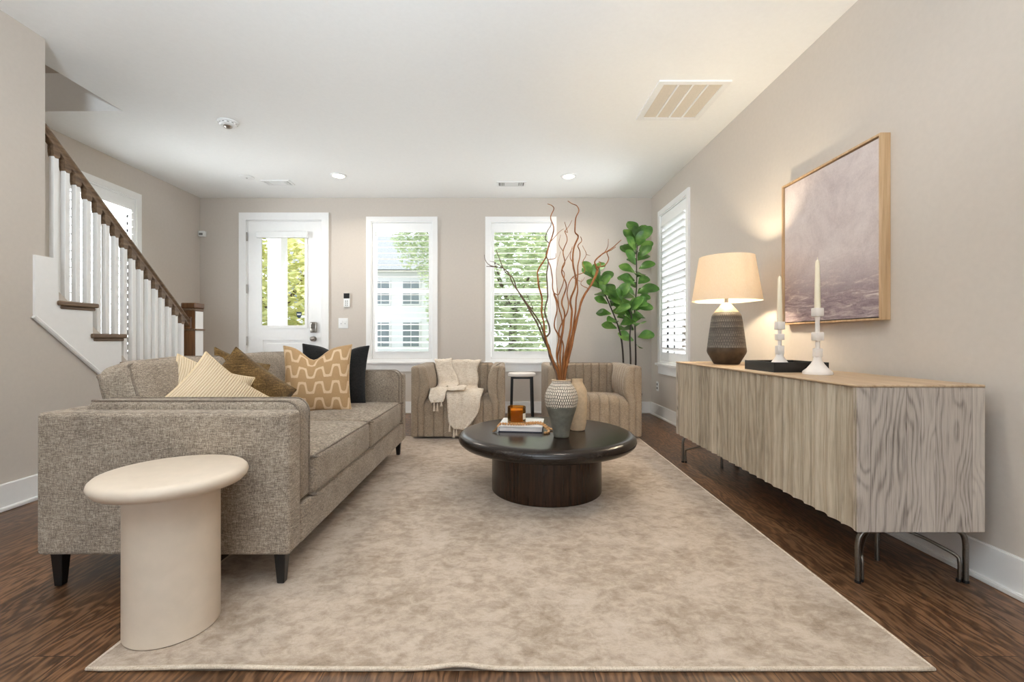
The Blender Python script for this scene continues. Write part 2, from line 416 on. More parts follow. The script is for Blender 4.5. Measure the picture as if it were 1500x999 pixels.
def BM(): return bmesh.new()
def bx(bm, x0, x1, y0, y1, z0, z1):
    v = [bm.verts.new((x, y, z)) for x in (x0, x1) for y in (y0, y1) for z in (z0, z1)]
    for f in ((0, 1, 3, 2), (4, 6, 7, 5), (0, 4, 5, 1), (2, 3, 7, 6), (0, 2, 6, 4), (1, 5, 7, 3)):
        bm.faces.new([v[i] for i in f])
    return v
def box(x0, x1, y0, y1, z0, z1, bev=0, seg=2):
    bm = BM(); bx(bm, x0, x1, y0, y1, z0, z1)
    if bev: bmesh.ops.bevel(bm, geom=bm.edges[:], offset=bev, segments=seg, affect='EDGES', profile=.5)
    return bm
def rbox(bm, x0, x1, y0, y1, z0, z1, r, n=8, fn=None, nr=4):
    c = Vector(((x0 + x1) / 2, (y0 + y1) / 2, (z0 + z1) / 2)); h = Vector(((x1 - x0) / 2, (y1 - y0) / 2, (z1 - z0) / 2))
    r = min(r, h.x * .98, h.y * .98, h.z * .98)
    def axis(hh):
        a = hh - r; l = [-hh + r * i / nr for i in range(nr)] + [-a + 2 * a * i / n for i in range(n + 1)] + [a + r * (i + 1) / nr for i in range(nr)]
        return l
    ax = [axis(h.x), axis(h.y), axis(h.z)]
    def P(p):
        q = Vector([max(-(h[i] - r), min(h[i] - r, p[i])) for i in range(3)]); d = Vector(p) - q
        if d.length > 1e-9: d = d.normalized() * r
        q = q + d
        u = (q.x / h.x, q.y / h.y, q.z / h.z)
        w = q + c
        return fn(w, u) if fn else w
    new = []
    for a in range(3):
        b, d = (a + 1) % 3, (a + 2) % 3
        for s in (-1, 1):
            g = []
            for pb in ax[b]:
                row = []
                for pd in ax[d]:
                    p = [0, 0, 0]; p[a] = s * h[a]; p[b] = pb; p[d] = pd
                    row.append(bm.verts.new(P(p)))
                g.append(row); new += row
            for i in range(len(g) - 1):
                for j in range(len(g[0]) - 1):
                    bm.faces.new((g[i][j], g[i + 1][j], g[i + 1][j + 1], g[i][j + 1]))
    bmesh.ops.remove_doubles(bm, verts=new, dist=1e-5)
def catmull(pts, k=6):
    pts = [Vector(p) for p in pts]
    if len(pts) < 3: return pts
    out = []
    P = [pts[0] * 2 - pts[1]] + pts + [pts[-1] * 2 - pts[-2]]
    for i in range(1, len(P) - 2):
        a, b, c, d = P[i - 1:i + 3]
        for j in range(k):
            t = j / k
            out.append(.5 * ((2 * b) + (c - a) * t + (2 * a - 5 * b + 4 * c - d) * t * t + (3 * b - a - 3 * c + d) * t ** 3))
    out.append(pts[-1])
    return out
def tube(bm, pts, rad, n=8, closed=False, flat=None):
    pts = [Vector(p) for p in pts]; N = len(pts)
    rads = rad if isinstance(rad, (list, tuple)) else [rad] * N
    rings = []; nrm = None
    for i, p in enumerate(pts):
        if closed: t = pts[(i + 1) % N] - pts[i - 1]
        else: t = pts[min(i + 1, N - 1)] - pts[max(i - 1, 0)]
        t.normalize()
        if nrm is None:
            nrm = t.orthogonal().normalized() if flat is None else (Vector(flat) - t * t.dot(Vector(flat))).normalized()
        else:
            nrm = nrm - t * t.dot(nrm)
            nrm = nrm.normalized() if nrm.length > 1e-6 else t.orthogonal().normalized()
        b = t.cross(nrm)
        rings.append([bm.verts.new(p + (nrm * cos(2 * pi * k / n) + b * sin(2 * pi * k / n)) * rads[i]) for k in range(n)])
    for i in range(N if closed else N - 1):
        a, b = rings[i], rings[(i + 1) % N]
        for k in range(n): bm.faces.new((a[k], a[(k + 1) % n], b[(k + 1) % n], b[k]))
    if not closed:
        bm.faces.new(rings[0][::-1]); bm.faces.new(rings[-1])
def lathe(bm, prof, c=(0, 0, 0), n=48, uv=False):
    """prof: (r, z) list; r = 0 closes with a fan"""
    L = [0]
    for a, b in zip(prof, prof[1:]): L.append(L[-1] + math.hypot(b[0] - a[0], b[1] - a[1]))
    zmin = min(z for r, z in prof); zmax = max(z for r, z in prof)
    rings = []
    for r, z in prof:
        if r < 1e-6: rings.append([bm.verts.new((c[0], c[1], c[2] + z))])
        else: rings.append([bm.verts.new((c[0] + r * cos(2 * pi * k / n), c[1] + r * sin(2 * pi * k / n), c[2] + z)) for k in range(n)])
    lay = bm.loops.layers.uv.verify() if uv else None
    for i in range(len(rings) - 1):
        a, b = rings[i], rings[i + 1]
        for k in range(n):
            k2 = (k + 1) % n
            if len(a) == 1 and len(b) == 1: continue
            if len(a) == 1: vs = [a[0], b[k2], b[k]]; us = [(k + .5, i), (k + 1, i + 1), (k, i + 1)]
            elif len(b) == 1: vs = [a[k], a[k2], b[0]]; us = [(k, i), (k + 1, i), (k + .5, i + 1)]
            else: vs = [a[k], a[k2], b[k2], b[k]]; us = [(k, i), (k + 1, i), (k + 1, i + 1), (k, i + 1)]
            f = bm.faces.new(vs)
            if uv:
                for lp, (uu, vi) in zip(f.loops, us):
                    lp[lay].uv = (uu / n, (prof[vi][1] - zmin) / max(1e-6, zmax - zmin))
def prism(bm, poly, axis, lo, hi):
    """poly in the two other axes (cyclic order kept: axis 0 -> (y, z), 1 -> (x, z), 2 -> (x, y))"""
    def mk(p, t):
        return {0: (t, p[0], p[1]), 1: (p[0], t, p[1]), 2: (p[0], p[1], t)}[axis]
    a = [bm.verts.new(mk(p, lo)) for p in poly]; b = [bm.verts.new(mk(p, hi)) for p in poly]
    n = len(poly)
    bm.faces.new(a[::-1]); bm.faces.new(b)
    for i in range(n): bm.faces.new((a[i], a[(i + 1) % n], b[(i + 1) % n], b[i]))
def cells(bm, us, zs, holes, put):
    """boxes for every cell of the us x zs grid that lies in no hole (u0,u1,z0,z1)"""
    us = sorted(set(us + [h[i] for h in holes for i in (0, 1)])); zs = sorted(set(zs + [h[i] for h in holes for i in (2, 3)]))
    for u0, u1 in zip(us, us[1:]):
        for z0, z1 in zip(zs, zs[1:]):
            um, zm = (u0 + u1) / 2, (z0 + z1) / 2
            if any(h[0] < um < h[1] and h[2] < zm < h[3] for h in holes): continue
            put(bm, u0, u1, z0, z1)
def V(px, py, Y): return Vector(((px - VX) * Y / FPX, Y, CAMH - (py - VY) * Y / FPX))

# ------------------------------------------------------------------ room shell
XR, XL, XN, YB, HC = 1.88, -3.87, -2.75, 5.80, 2.74     # right wall, far left wall, near left wall, back wall, ceiling
CASE = .06
W1 = (-1.748, -.843, .655, 2.497); W2 = (-.235, .67, .655, 2.497)       # casing outlines on the back wall (x0,x1,z0,z1)
W3 = (4.59, 5.50, .655, 2.475); W4 = (3.93, 4.84, .655, 2.475)          # on the side walls (y0,y1,z0,z1)
DOOR = (-3.262, -2.328, 0.0, 2.444)
def hole(w): return (w[0] + CASE, w[1] - CASE, w[2] + CASE, w[3] - CASE)

bm = BM(); bx(bm, -4.2, 2.1, REAR_Y - .1, YB + .02, -.12, 0); struct(obj('floor', bm, M['floor']))
bm = BM()
bx(bm, -3.006, 2.1, REAR_Y - .1, YB + .16, HC, HC + .3); bx(bm, -4.1, -3.006, 3.594, YB + .16, HC, HC + .3)
struct(obj('ceiling', bm, M['ceiling']))
# stairwell that opens above the stairs
bm = BM()
bx(bm, -4.1, -2.9, 3.6, 3.75, HC + .3, 5.2); bx(bm, -3.0, -2.85, REAR_Y, 3.6, HC + .3, 5.2); bx(bm, -4.1, XL, REAR_Y, 3.6, HC, 5.2)
bx(bm, -4.1, -2.85, REAR_Y - .1, REAR_Y, HC, 5.2); bx(bm, -4.1, -2.85, REAR_Y - .1, 3.75, 5.2, 5.3)
struct(obj('wall_stairwell', bm, M['wall']))
bm = BM(); cells(bm, [-4.1, 2.1], [0, HC], [hole(W1), hole(W2), (DOOR[0] - .012, DOOR[1] + .012, -.1, DOOR[3] + .012)], lambda b, u0, u1, z0, z1: bx(b, u0, u1, YB, YB + .16, z0, z1))
struct(obj('wall_back', bm, M['wall']))
bm = BM(); cells(bm, [REAR_Y, YB], [0, HC], [hole(W3)], lambda b, u0, u1, z0, z1: bx(b, XR, XR + .16, u0, u1, z0, z1))
struct(obj('wall_right', bm, M['wall']))
bm = BM(); cells(bm, [REAR_Y, YB], [0, HC], [hole(W4)], lambda b, u0, u1, z0, z1: bx(b, XL - .16, XL, u0, u1, z0, z1))
struct(obj('wall_left', bm, M['wall']))
bm = BM(); cells(bm, [-4.1, 2.1], [0, HC], [(-2.6, 1.8, -.1, 2.5)], lambda b, u0, u1, z0, z1: bx(b, u0, u1, REAR_Y - .1, REAR_Y, z0, z1))
struct(obj('wall_rear', bm, M['wall']))
# near left wall with the slope under the stairs
SLOPE = .2 / .227
bm = BM()
prism(bm, [(REAR_Y, 0), (4.10, 0), (4.10, .10), (2.73, .10 + 1.37 * SLOPE), (2.73, HC), (REAR_Y, HC)], 0, XN - .1, XN)
struct(obj('wall_near', bm, M['wall']))

def baseboard(name, segs):
    bm = BM()
    for (x0, x1, y0, y1, nx, ny) in segs:
        for d, z0, z1 in ((.016, 0, .148), (.030, 0, .022)):
            bx(bm, x0 + min(nx, 0) * d, x1 + max(nx, 0) * d, y0 + min(ny, 0) * d, y1 + max(ny, 0) * d, z0, z1)
    bmesh.ops.bevel(bm, geom=[e for e in bm.edges if e.calc_length() > .3], offset=.004, segments=2, affect='EDGES')
    return struct(obj(name, bm, M['trim']))
baseboard('baseboard_right', [(XR, XR, REAR_Y, YB, -1, 0)])
baseboard('baseboard_back', [(-2.24, XR, YB, YB, 0, -1), (XL, -3.37, YB, YB, 0, -1)])
baseboard('baseboard_near', [(XN, XN, REAR_Y, 3.9, 1, 0)])
baseboard('baseboard_left', [(XL, XL, 4.3, YB, 1, 0)])

def window(name, w, mp, tilt, nlou=20):
    """mp(u, v, z) -> world; v > 0 into the room"""
    u0, u1, z0, z1 = w; e = sempty(name, mp((u0 + u1) / 2, 0, z0))
    def mbox(bm, a0, a1, b0, b1, c0, c1):
        vs = bx(bm, a0, a1, b0, b1, c0, c1)
        for v in vs: v.co = mp(*v.co)
    bm = BM()
    for a in ((u0, u0 + CASE, z0, z1), (u1 - CASE, u1, z0, z1), (u0 + CASE, u1 - CASE, z1 - CASE, z1), (u0 + CASE, u1 - CASE, z0, z0 + .02)):
        mbox(bm, a[0], a[1], -.14, .022, a[2], a[3])
    obj('casing', bm, M['trim'], e)
    bm = BM(); mbox(bm, u0 - .02, u1 + .02, -.02, .05, z0 - .022, z0); obj('sill', bm, M['trim'], e)
    bm = BM(); mbox(bm, u0, u1, 0, .018, z0 - .125, z0 - .022); mbox(bm, u0 - .008, u1 + .008, 0, .026, z0 - .04, z0 - .022); obj('apron', bm, M['trim'], e)
    # shutter: outer frame and one panel
    a0, a1, b0, b1 = u0 + CASE, u1 - CASE, z0 + .02, z1 - CASE
    bm = BM()
    for q in ((a0, a0 + .014, b0, b1), (a1 - .014, a1, b0, b1), (a0 + .014, a1 - .014, b1 - .014, b1), (a0 + .014, a1 - .014, b0, b0 + .014)): mbox(bm, q[0], q[1], -.06, .012, q[2], q[3])
    obj('shutter_frame', bm, M['shutter'], e)
    a0 += .017; a1 -= .017; b0 += .017; b1 -= .017
    L0, L1, K0, K1 = a0 + .036, a1 - .036, b0 + .095, b1 - .115
    bm = BM()
    mbox(bm, a0, L0, -.026, .004, b0, b1); mbox(bm, L1, a1, -.026, .004, b0, b1); mbox(bm, L0, L1, -.026, .004, b0, K0); mbox(bm, L0, L1, -.026, .004, K1, b1)
    obj('shutter_panel', bm, M['shutter'], e)
    bm = BM(); sp = (K1 - K0) / nlou
    for i in range(nlou):
        zc = K0 + sp * (i + .5); ring = []
        for s in (L0 + .002, L1 - .002):
            ring.append([bm.verts.new(mp(s, -.011 + .044 * cos(t) * cos(tilt) - .0055 * sin(t) * sin(tilt), zc - .044 * cos(t) * sin(tilt) - .0055 * sin(t) * cos(tilt))) for t in [2 * pi * k / 12 for k in range(12)]])
        for k in range(12): bm.faces.new((ring[0][k], ring[0][(k + 1) % 12], ring[1][(k + 1) % 12], ring[1][k]))
        bm.faces.new(ring[0][::-1]); bm.faces.new(ring[1])
    obj('louvers', bm, M['shutter'], e, smooth=50)
    bm = BM()
    for s in (a0 - .004,):
        for zz in (z0 + .35, (z0 + z1) / 2, z1 - .35): mbox(bm, s - .006, s + .006, .004, .010, zz - .035, zz + .035)
    obj('hinge', bm, M['white_plastic'], e)
    # sash behind
    a0, a1, b0, b1 = u0 + CASE, u1 - CASE, z0 + .02, z1 - CASE; zm = (b0 + b1) / 2 + .01
    bm = BM()
    for q in ((a0, a0 + .04, b0, b1), (a1 - .04, a1, b0, b1), (a0 + .04, a1 - .04, b1 - .04, b1), (a0 + .04, a1 - .04, b0, b0 + .05), (a0 + .04, a1 - .04, zm - .025, zm + .025)): mbox(bm, q[0], q[1], -.135, -.09, q[2], q[3])
    obj('sash', bm, M['vinyl'], e)
    bm = BM()
    f = [bm.verts.new(mp(*p)) for p in ((a0 + .04, -.112, b0 + .05), (a1 - .04, -.112, b0 + .05), (a1 - .04, -.112, b1 - .04), (a0 + .04, -.112, b1 - .04))]
    bm.faces.new(f); obj('glass', bm, M['glass'], e)
    return e
back = lambda u, v, z: Vector((u, YB - v, z))
window('window_1', W1, back, R(7)); window('window_2', W2, back, R(7))
window('window_3', W3, lambda u, v, z: Vector((XR - v, u, z)), R(-32)); window('window_4', W4, lambda u, v, z: Vector((XL + v, u, z)), R(-15))

# front door
d = sempty('door_1', ((DOOR[0] + DOOR[1]) / 2, YB, 0))
bm = BM()
for x0, x1, z0, z1 in ((DOOR[0] - .012 - .09, DOOR[0] - .012, 0, DOOR[3] + .105), (DOOR[1] + .012, DOOR[1] + .102, 0, DOOR[3] + .105), (DOOR[0] - .012, DOOR[1] + .012, DOOR[3] + .012, DOOR[3] + .105)):
    bx(bm, x0, x1, YB - .022, YB, z0, z1)
obj('casing', bm, M['trim'], d)
bm = BM()
for x0, x1, z0, z1 in ((DOOR[0] - .012, DOOR[0] - .003, 0, DOOR[3] + .012), (DOOR[1] + .003, DOOR[1] + .012, 0, DOOR[3] + .012), (DOOR[0] - .003, DOOR[1] + .003, DOOR[3] + .003, DOOR[3] + .012)):
    bx(bm, x0, x1, YB, YB + .15, z0, z1)
obj('jamb', bm, M['trim'], d)
G = (-3.104, -2.513, 1.095, 2.275)
bm = BM()
cells(bm, [DOOR[0], DOOR[1]], [.012, DOOR[3]], [G, (-3.07, -2.52, .25, .93)], lambda b, u0, u1, z0, z1: bx(b, u0, u1, YB + .005, YB + .05, z0, z1))
bx(bm, -3.07, -2.52, YB + .017, YB + .04, .25, .93)
obj('slab', bm, M['trim'], d)
bm = BM()
prof = [(0, .005), (.05, .012)]
for x0, x1, z0, z1 in ((-3.03, -2.56, .29, .89),): bx(bm, x0, x1, YB + .008, YB + .018, z0, z1)
bmesh.ops.bevel(bm, geom=bm.edges[:], offset=.006, segments=1, affect='EDGES')
obj('raised_panel', bm, M['trim'], d)
bm = BM()
for x0, x1, z0, z1 in ((G[0] - .012, G[0] + .022, G[2] - .012, G[3] + .012), (G[1] - .022, G[1] + .012, G[2] - .012, G[3] + .012), (G[0] + .022, G[1] - .022, G[3] - .022, G[3] + .012), (G[0] + .022, G[1] - .022, G[2] - .012, G[2] + .022)):
    bx(bm, x0, x1, YB - .006, YB + .01, z0, z1)
obj('glass_frame', bm, M['trim'], d)
bm = BM(); bm.faces.new([bm.verts.new(p) for p in ((G[0], YB + .028, G[2]), (G[1], YB + .028, G[2]), (G[1], YB + .028, G[3]), (G[0], YB + .028, G[3]))]); obj('glass', bm, M['glass'], d)
obj('blind_cassette', box(-3.135, -2.482, YB - .045, YB - .006, 2.225, 2.305, .008), M['white_plastic'], d)
for zz in (2.245, 1.58, .92):
    bm = BM(); tube(bm, [(DOOR[0] - .006, YB - .012, zz - .055), (DOOR[0] - .006, YB - .012, zz + .055)], .009, 10); obj('hinge', bm, M['nickel'], d, 40)
k = obj('keypad_lock', box(-2.46, -2.375, YB - .032, YB + .004, 1.025, 1.16, .012, 3), M['nickel'], d, 40)
obj('keypad_buttons', box(-2.445, -2.39, YB - .036, YB - .031, 1.075, 1.135, .003), M['steel'], k)
bm = BM(); tube(bm, [(-2.418, YB - .036, 1.05), (-2.418, YB - .045, 1.05)], .011, 14); obj('thumb_turn', bm, M['nickel'], k, 40)
bm = BM()
for a, b, r in ((.005, -.012, .033), (-.012, -.03, .014)): tube(bm, [(-2.418, YB + a, .945), (-2.418, YB + b, .945)], r, 24)
tube(bm, [(-2.418, YB - .026 - .05 * t, .945) for t in (0, .15, .4, .7, .9, 1)], [.015, .026, .031, .029, .02, .008], 24)
obj('door_knob', bm, M['nickel'], d, 40)
# security sticker: navy shield with a pale band
st = V(438, 461, YB + .02)
bm = BM(); prism(bm, [(st.x - .032, st.z + .035), (st.x + .032, st.z + .035), (st.x + .032, st.z - .008), (st.x + .02, st.z - .032), (st.x, st.z - .045), (st.x - .02, st.z - .032), (st.x - .032, st.z - .008)], 1, YB + .020, YB + .024)
s_ = tag(obj('window_sticker', bm, M['shield_blue']), 'small navy shield sticker with pale band on the door glass', 'sticker'); recentre(s_)
bm = BM(); bx(bm, st.x - .024, st.x + .024, YB + .018, YB + .020, st.z - .004, st.z + .014); obj('band', bm, M['white_plastic'], s_, label='pale band')

# ------------------------------------------------------------------ staircase
stz = lambda k: 1.178 - .2 * k
sty = lambda k: 3.06 + .227 * k
stair = thing('staircase', 'open staircase with white balusters, brown handrail and brown treads behind the sofa', 'staircase', (-3.3, 3.4, 0))
for k in range(-5, 6):
    y0, y1, z = sty(k) - .272, sty(k), stz(k)
    xe = -2.715 if k >= 0 else XN - .105
    bm = box(XL + .005, xe, y0, y1, z - .03, z, .008, 2)
    t_ = obj('tread', bm, M['stair_wood'], stair)
    if k >= 0: obj('tread_moulding', box(XL + .005, xe - .012, y0 + .02, y1 - .014, z - .05, z - .03, .006, 2), M['stair_wood'], t_)
    bm = BM(); bx(bm, XL + .005, -2.80 if k >= 0 else XN - .105, y1 - .045, y1 - .03, z - .2, z - .03); obj('riser', bm, M['trim'], stair)
# white skirt board with its stepped top
poly = [(2.658, 1.434), (2.792, 1.434), (2.80, 1.15)]
for k in range(0, 5): poly += [(sty(k) - .03, stz(k) - .03), (sty(k) - .03, stz(k + 1) - .03)]
poly += [(4.04, .148), (4.04, .0), (3.93, 0.0), (2.658, 1.083)]
bm = BM(); prism(bm, poly, 0, -2.80, -2.735); obj('skirt_board', bm, M['trim'], stair)
bm = BM(); tube(bm, [(-2.74, 2.655, 1.075), (-2.74, 3.92, -.0 + .005)], .013, 8); obj('skirt_moulding', bm, M['trim'], stair)
RZ = lambda y: 2.215 - .893 * (y - 2.80)          # top of the handrail
XB = -2.80
bm = BM(); ya, yb = 2.35, 4.05
prof = [(-.030, -.020), (-.026, -.004), (-.014, 0), (.014, 0), (.026, -.004), (.030, -.020), (.024, -.036), (.020, -.042), (.020, -.064), (-.020, -.064), (-.020, -.042), (-.024, -.036)]
rows = [[bm.verts.new((XB + px, y, RZ(y) + pz * .95)) for px, pz in prof] for y in (ya, yb)]
for i in range(len(prof)): bm.faces.new((rows[0][i], rows[0][(i + 1) % len(prof)], rows[1][(i + 1) % len(prof)], rows[1][i]))
bm.faces.new(rows[0]); bm.faces.new(rows[1][::-1])
obj('handrail', bm, M['stair_wood'], stair, 40)
for px in (79, 95.5, 111, 127, 142, 154.5, 168, 181, 193, 205, 216, 226.5, 236.5, 246.5, 256, 265):
    y = FPX * -XB / (VX - px); k = 0
    while sty(k) < y + .01: k += 1
    b = obj('baluster', box(XB - .016, XB + .016, y - .016, y + .016, stz(k), RZ(y) - .075, .002, 1), M['trim'], stair)
    bm = BM(); z = RZ(y)
    prism(bm, [(y - .022, z - .035), (y + .022, z - .075), (y + .021, z - .104), (y + .012, z - .117), (y - .008, z - .119), (y - .018, z - .108), (y - .022, z - .085)], 0, XB - .019, XB + .019)
    obj('rail_block', bm, M['stair_wood'], b)
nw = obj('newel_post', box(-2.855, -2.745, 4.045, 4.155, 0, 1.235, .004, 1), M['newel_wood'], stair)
obj('newel_cap', box(-2.866, -2.734, 4.034, 4.166, 1.215, 1.265, .01, 2), M['newel_wood'], nw)
obj('cap_moulding', box(-2.862, -2.738, 4.038, 4.162, 1.195, 1.215, .005, 1), M['stair_wood'], nw)
obj('collar', box(-2.862, -2.728, 4.040, 4.166, 1.018, 1.034, .004, 1), M['stair_wood'], nw)
obj('pale_side', box(-2.746, -2.739, 4.050, 4.150, .16, 1.19, .002, 1), M['trim'], nw, label='pale right side of the post')  # thin white sheet over the post's right side
obj('rail_rosette', box(-2.835, -2.765, 4.026, 4.046, 1.03, 1.14, .008, 2), M['newel_wood'], nw)

# ------------------------------------------------------------------ ceiling fittings
def can(name, x, y, label, watt=CAN_W):
    t = thing(name, label, 'ceiling light', (x, y, HC), 0, 'recessed ceiling lights')
    bm = BM(); lathe(bm, [(.062, -.002), (.064, -.010), (.082, -.008), (.086, 0)], (x, y, HC), 40); obj('trim_ring', bm, M['white_plastic'], t, 40)
    bm = BM(); lathe(bm, [(0, -.006), (.061, -.005), (.064, 0), (0, 0)], (x, y, HC), 40); obj('lens', bm, M['can_lens'], t, 40)
    l = lamp('can_light', 'AREA', (x, y, HC - .02), (0, 0, 0), watt, CAN_COL, shape='DISK', size=.12); l.data.spread = R(150)
    return t
can('recessed_light', -1.815, 5.0, 'glowing white recessed ceiling light nearer the front door', 8.5)
can('recessed_light', .715, 5.02, 'glowing warm recessed ceiling light above the right armchair', 9.0)
for y in (1.9, -3.6):  # unseen downlights added to fill the room from above
    for x in (-1.6, .7): can('recessed_light', x, y, 'unseen recessed ceiling light added for fill')

t = thing('return_vent', 'large square ceiling return vent with beige louvred filter, near the right wall', 'vent', (1.333, 3.44, HC))
x0, x1, y0, y1 = 1.10, 1.566, 3.18, 3.70
bm = BM()
for a in ((x0 - .02, x0 + .025, y0 - .02, y1 + .02), (x1 - .025, x1 + .02, y0 - .02, y1 + .02), (x0 + .025, x1 - .025, y0 - .02, y0 + .02), (x0 + .025, x1 - .025, y1 - .02, y1 + .02)): bx(bm, *a, HC - .012, HC)
obj('frame', bm, M['white_plastic'], t)
bm = BM()
for i in range(1, 4):
    xx = x0 + .025 + (x1 - x0 - .05) * i / 4; bx(bm, xx - .006, xx + .006, y0 + .02, y1 - .02, HC - .013, HC)
obj('divider', bm, M['white_plastic'], t)
bm = BM()
for i in range(26):
    yy = y0 + .024 + (y1 - y0 - .048) * i / 26
    vs = bx(bm, x0 + .025, x1 - .025, yy, yy + .014, HC - .008, HC - .005)
    for v in vs: v.co.z += (v.co.y - yy) * -.35 + .004
obj('slats', bm, M['vent_filter'], t)
bm = BM(); bx(bm, x0 + .02, x1 - .02, y0 + .015, y1 - .015, HC - .003, HC); obj('backing', bm, M['vent_filter'], t)

def register(x, y, w, d, label):
    t = thing('ceiling_register', label, 'vent', (x, y, HC), 0, 'small ceiling supply vents')
    bm = BM()
    for a in ((x - w / 2, x + w / 2, y - d / 2, y - d / 2 + .02), (x - w / 2, x + w / 2, y + d / 2 - .02, y + d / 2), (x - w / 2, x - w / 2 + .025, y - d / 2 + .02, y + d / 2 - .02), (x + w / 2 - .025, x + w / 2, y - d / 2 + .02, y + d / 2 - .02)): bx(bm, *a, HC - .010, HC)
    obj('frame', bm, M['white_plastic'], t)
    bm = BM()
    for i in range(9): 
        yy = y - d / 2 + .022 + (d - .05) * i / 9; bx(bm, x - w * .24, x + w * .24, yy, yy + .006, HC - .011, HC - .004)
    for s in (-1, 1):
        for i in range(4):
            xx = x + s * (w * .27 + (w * .2 - .02) * i / 4); bx(bm, xx - .003, xx + .003, y - d / 2 + .02, y + d / 2 - .02, HC - .011, HC - .004)
    obj('slats', bm, M['white_plastic'], t)
    bm = BM(); bx(bm, x - w / 2 + .02, x + w / 2 - .02, y - d / 2 + .015, y + d / 2 - .015, HC - .003, HC); obj('slot', bm, M['grey_plastic'], t, label='grey vent opening')
register(-2.59, 5.22, .32, .16, 'small white ceiling vent by the front door, next to a round cover')
register(.087, 5.265, .34, .16, 'small white ceiling vent in front of the middle window')

t = thing('smoke_detector', 'round white smoke detector on the ceiling with a clear dome', 'smoke detector', (-2.286, 3.775, HC))
bm = BM(); lathe(bm, [(0, -.034), (.055, -.034), (.066, -.026), (.068, -.012), (.078, -.010), (.080, 0)], wl(t), 40); obj('housing', bm, M['white_plastic'], t, 30)
bm = BM(); lathe(bm, [(0, -.052), (.018, -.050), (.03, -.042), (.034, -.033)], wl(t), 24); obj('sensor_dome', bm, M['nickel'], t, 40)
bm = BM()
for i in range(12):
    a = 2 * pi * i / 12; tube(bm, [wl(t) + Vector((.0665 * cos(a - .12), .0665 * sin(a - .12), -.019)), wl(t) + Vector((.0665 * cos(a + .12), .0665 * sin(a + .12), -.019))], .003, 6)
obj('vent_slot', bm, M['grey_plastic'], t)
t = thing('ceiling_cover', 'flat round white cover plate on the ceiling above the stairs foot', 'cover plate', (-2.85, 5.05, HC))
bm = BM(); lathe(bm, [(0, -.012), (.06, -.012), (.072, -.008), (.075, 0)], wl(t), 36); obj('plate', bm, M['white_plastic'], t, 30)
bm = BM(); lathe(bm, [(0, -.015), (.008, -.015), (.009, -.011)], wl(t), 12); obj('screw', bm, M['nickel'], t, 30)

# ------------------------------------------------------------------ wall fittings
def wallbox(name, label, cat, px0, px1, py0, py1, dep=.018):
    a, b = V(px0, py1, YB), V(px1, py0, YB)
    t = thing(name, label, cat, ((a.x + b.x) / 2, YB, a.z))
    return t, a, b
t, a, b = wallbox('alarm_keypad', 'slim white wall keypad with black display above the light switch', 'keypad', 504, 513, 429.5, 450)
obj('body', box(a.x, b.x, YB - .02, YB, a.z, b.z, .006), M['white_plastic'], t)
obj('display', box(a.x + .002, b.x - .002, YB - .0225, YB - .018, a.z + .11, b.z - .002, .004), M['black_plastic'], t, label='black display')
bm = BM()
for i in range(3):
    for j in range(2): bx(bm, a.x + .02 + .022 * j, a.x + .032 + .022 * j, YB - .0215, YB - .019, a.z + .02 + .025 * i, a.z + .032 + .025 * i)
obj('keys', bm, M['grey_plastic'], t)
t, a, b = wallbox('light_switch', 'white double rocker light switch plate beside the front door', 'light switch', 496, 510, 466, 481)
obj('plate', box(a.x, b.x, YB - .007, YB, a.z, b.z, .003), M['white_plastic'], t)
for s in (.3, .7):
    x = a.x + (b.x - a.x) * s; r_ = obj('rocker', box(x - .016, x + .016, YB - .012, YB - .006, a.z + .032, b.z - .032, .003), M['white_plastic'], t)
    obj('toggle_mark', box(x - .003, x + .003, YB - .0135, YB - .011, (a.z + b.z) / 2 - .012, (a.z + b.z) / 2 + .002, .001), M['grey_plastic'], r_)
t = thing('motion_sensor', 'small white motion sensor in the corner left of the door', 'sensor', (-3.815, 5.765, 2.24))
obj('body', box(-3.86, -3.78, 5.745, 5.795, 2.24, 2.31, .01, 3), M['white_plastic'], t)
obj('lens', box(-3.845, -3.80, 5.738, 5.748, 2.255, 2.282, .004), M['grey_plastic'], t)
t = thing('wall_outlet', 'white power outlet low on the right wall in the corner', 'outlet', (XR, 5.56, .31))
obj('plate', box(XR - .007, XR, 5.525, 5.595, .31, .425, .003), M['white_plastic'], t)
for z in (.345, .39): obj('socket', box(XR - .0095, XR - .006, 5.543, 5.577, z - .014, z + .014, .003), M['grey_plastic'], t)

# ------------------------------------------------------------------ rug
RC = [Vector((-1.18, 1.29)), Vector((1.217, 1.29)), Vector((1.272, 4.352)), Vector((-1.18, 4.352))]
def rugp(u, v): return (RC[0] * (1 - u) + RC[1] * u) * (1 - v) + (RC[3] * (1 - u) + RC[2] * u) * v
def rugwave(u, v): return .012 * math.exp(-((u - .44) / .03) ** 2 - (v / .03) ** 2) + .006 * math.exp(-((u - .15) / .08) ** 2 - (v / .02) ** 2)
rug = thing('area_rug', 'large distressed beige area rug under the coffee table', 'rug', (.02, 2.8, 0))
bm = BM(); nu, nv = 120, 120
def rs(t, n): return (t / n)
g = [[bm.verts.new((*rugp(i / nu, (j / nv) ** 1.6), .010 + rugwave(i / nu, (j / nv) ** 1.6))) for j in range(nv + 1)] for i in range(nu + 1)]
for i in range(nu):
    for j in range(nv): bm.faces.new((g[i][j], g[i + 1][j], g[i + 1][j + 1], g[i][j + 1]))
q = [bm.verts.new((*rugp(u, v), .001)) for u, v in ((0, 0), (1, 0), (1, 1), (0, 1))]
bm.faces.new(q)
obj('pile', bm, M['rug'], rug, 60)
bm = BM(); path = []
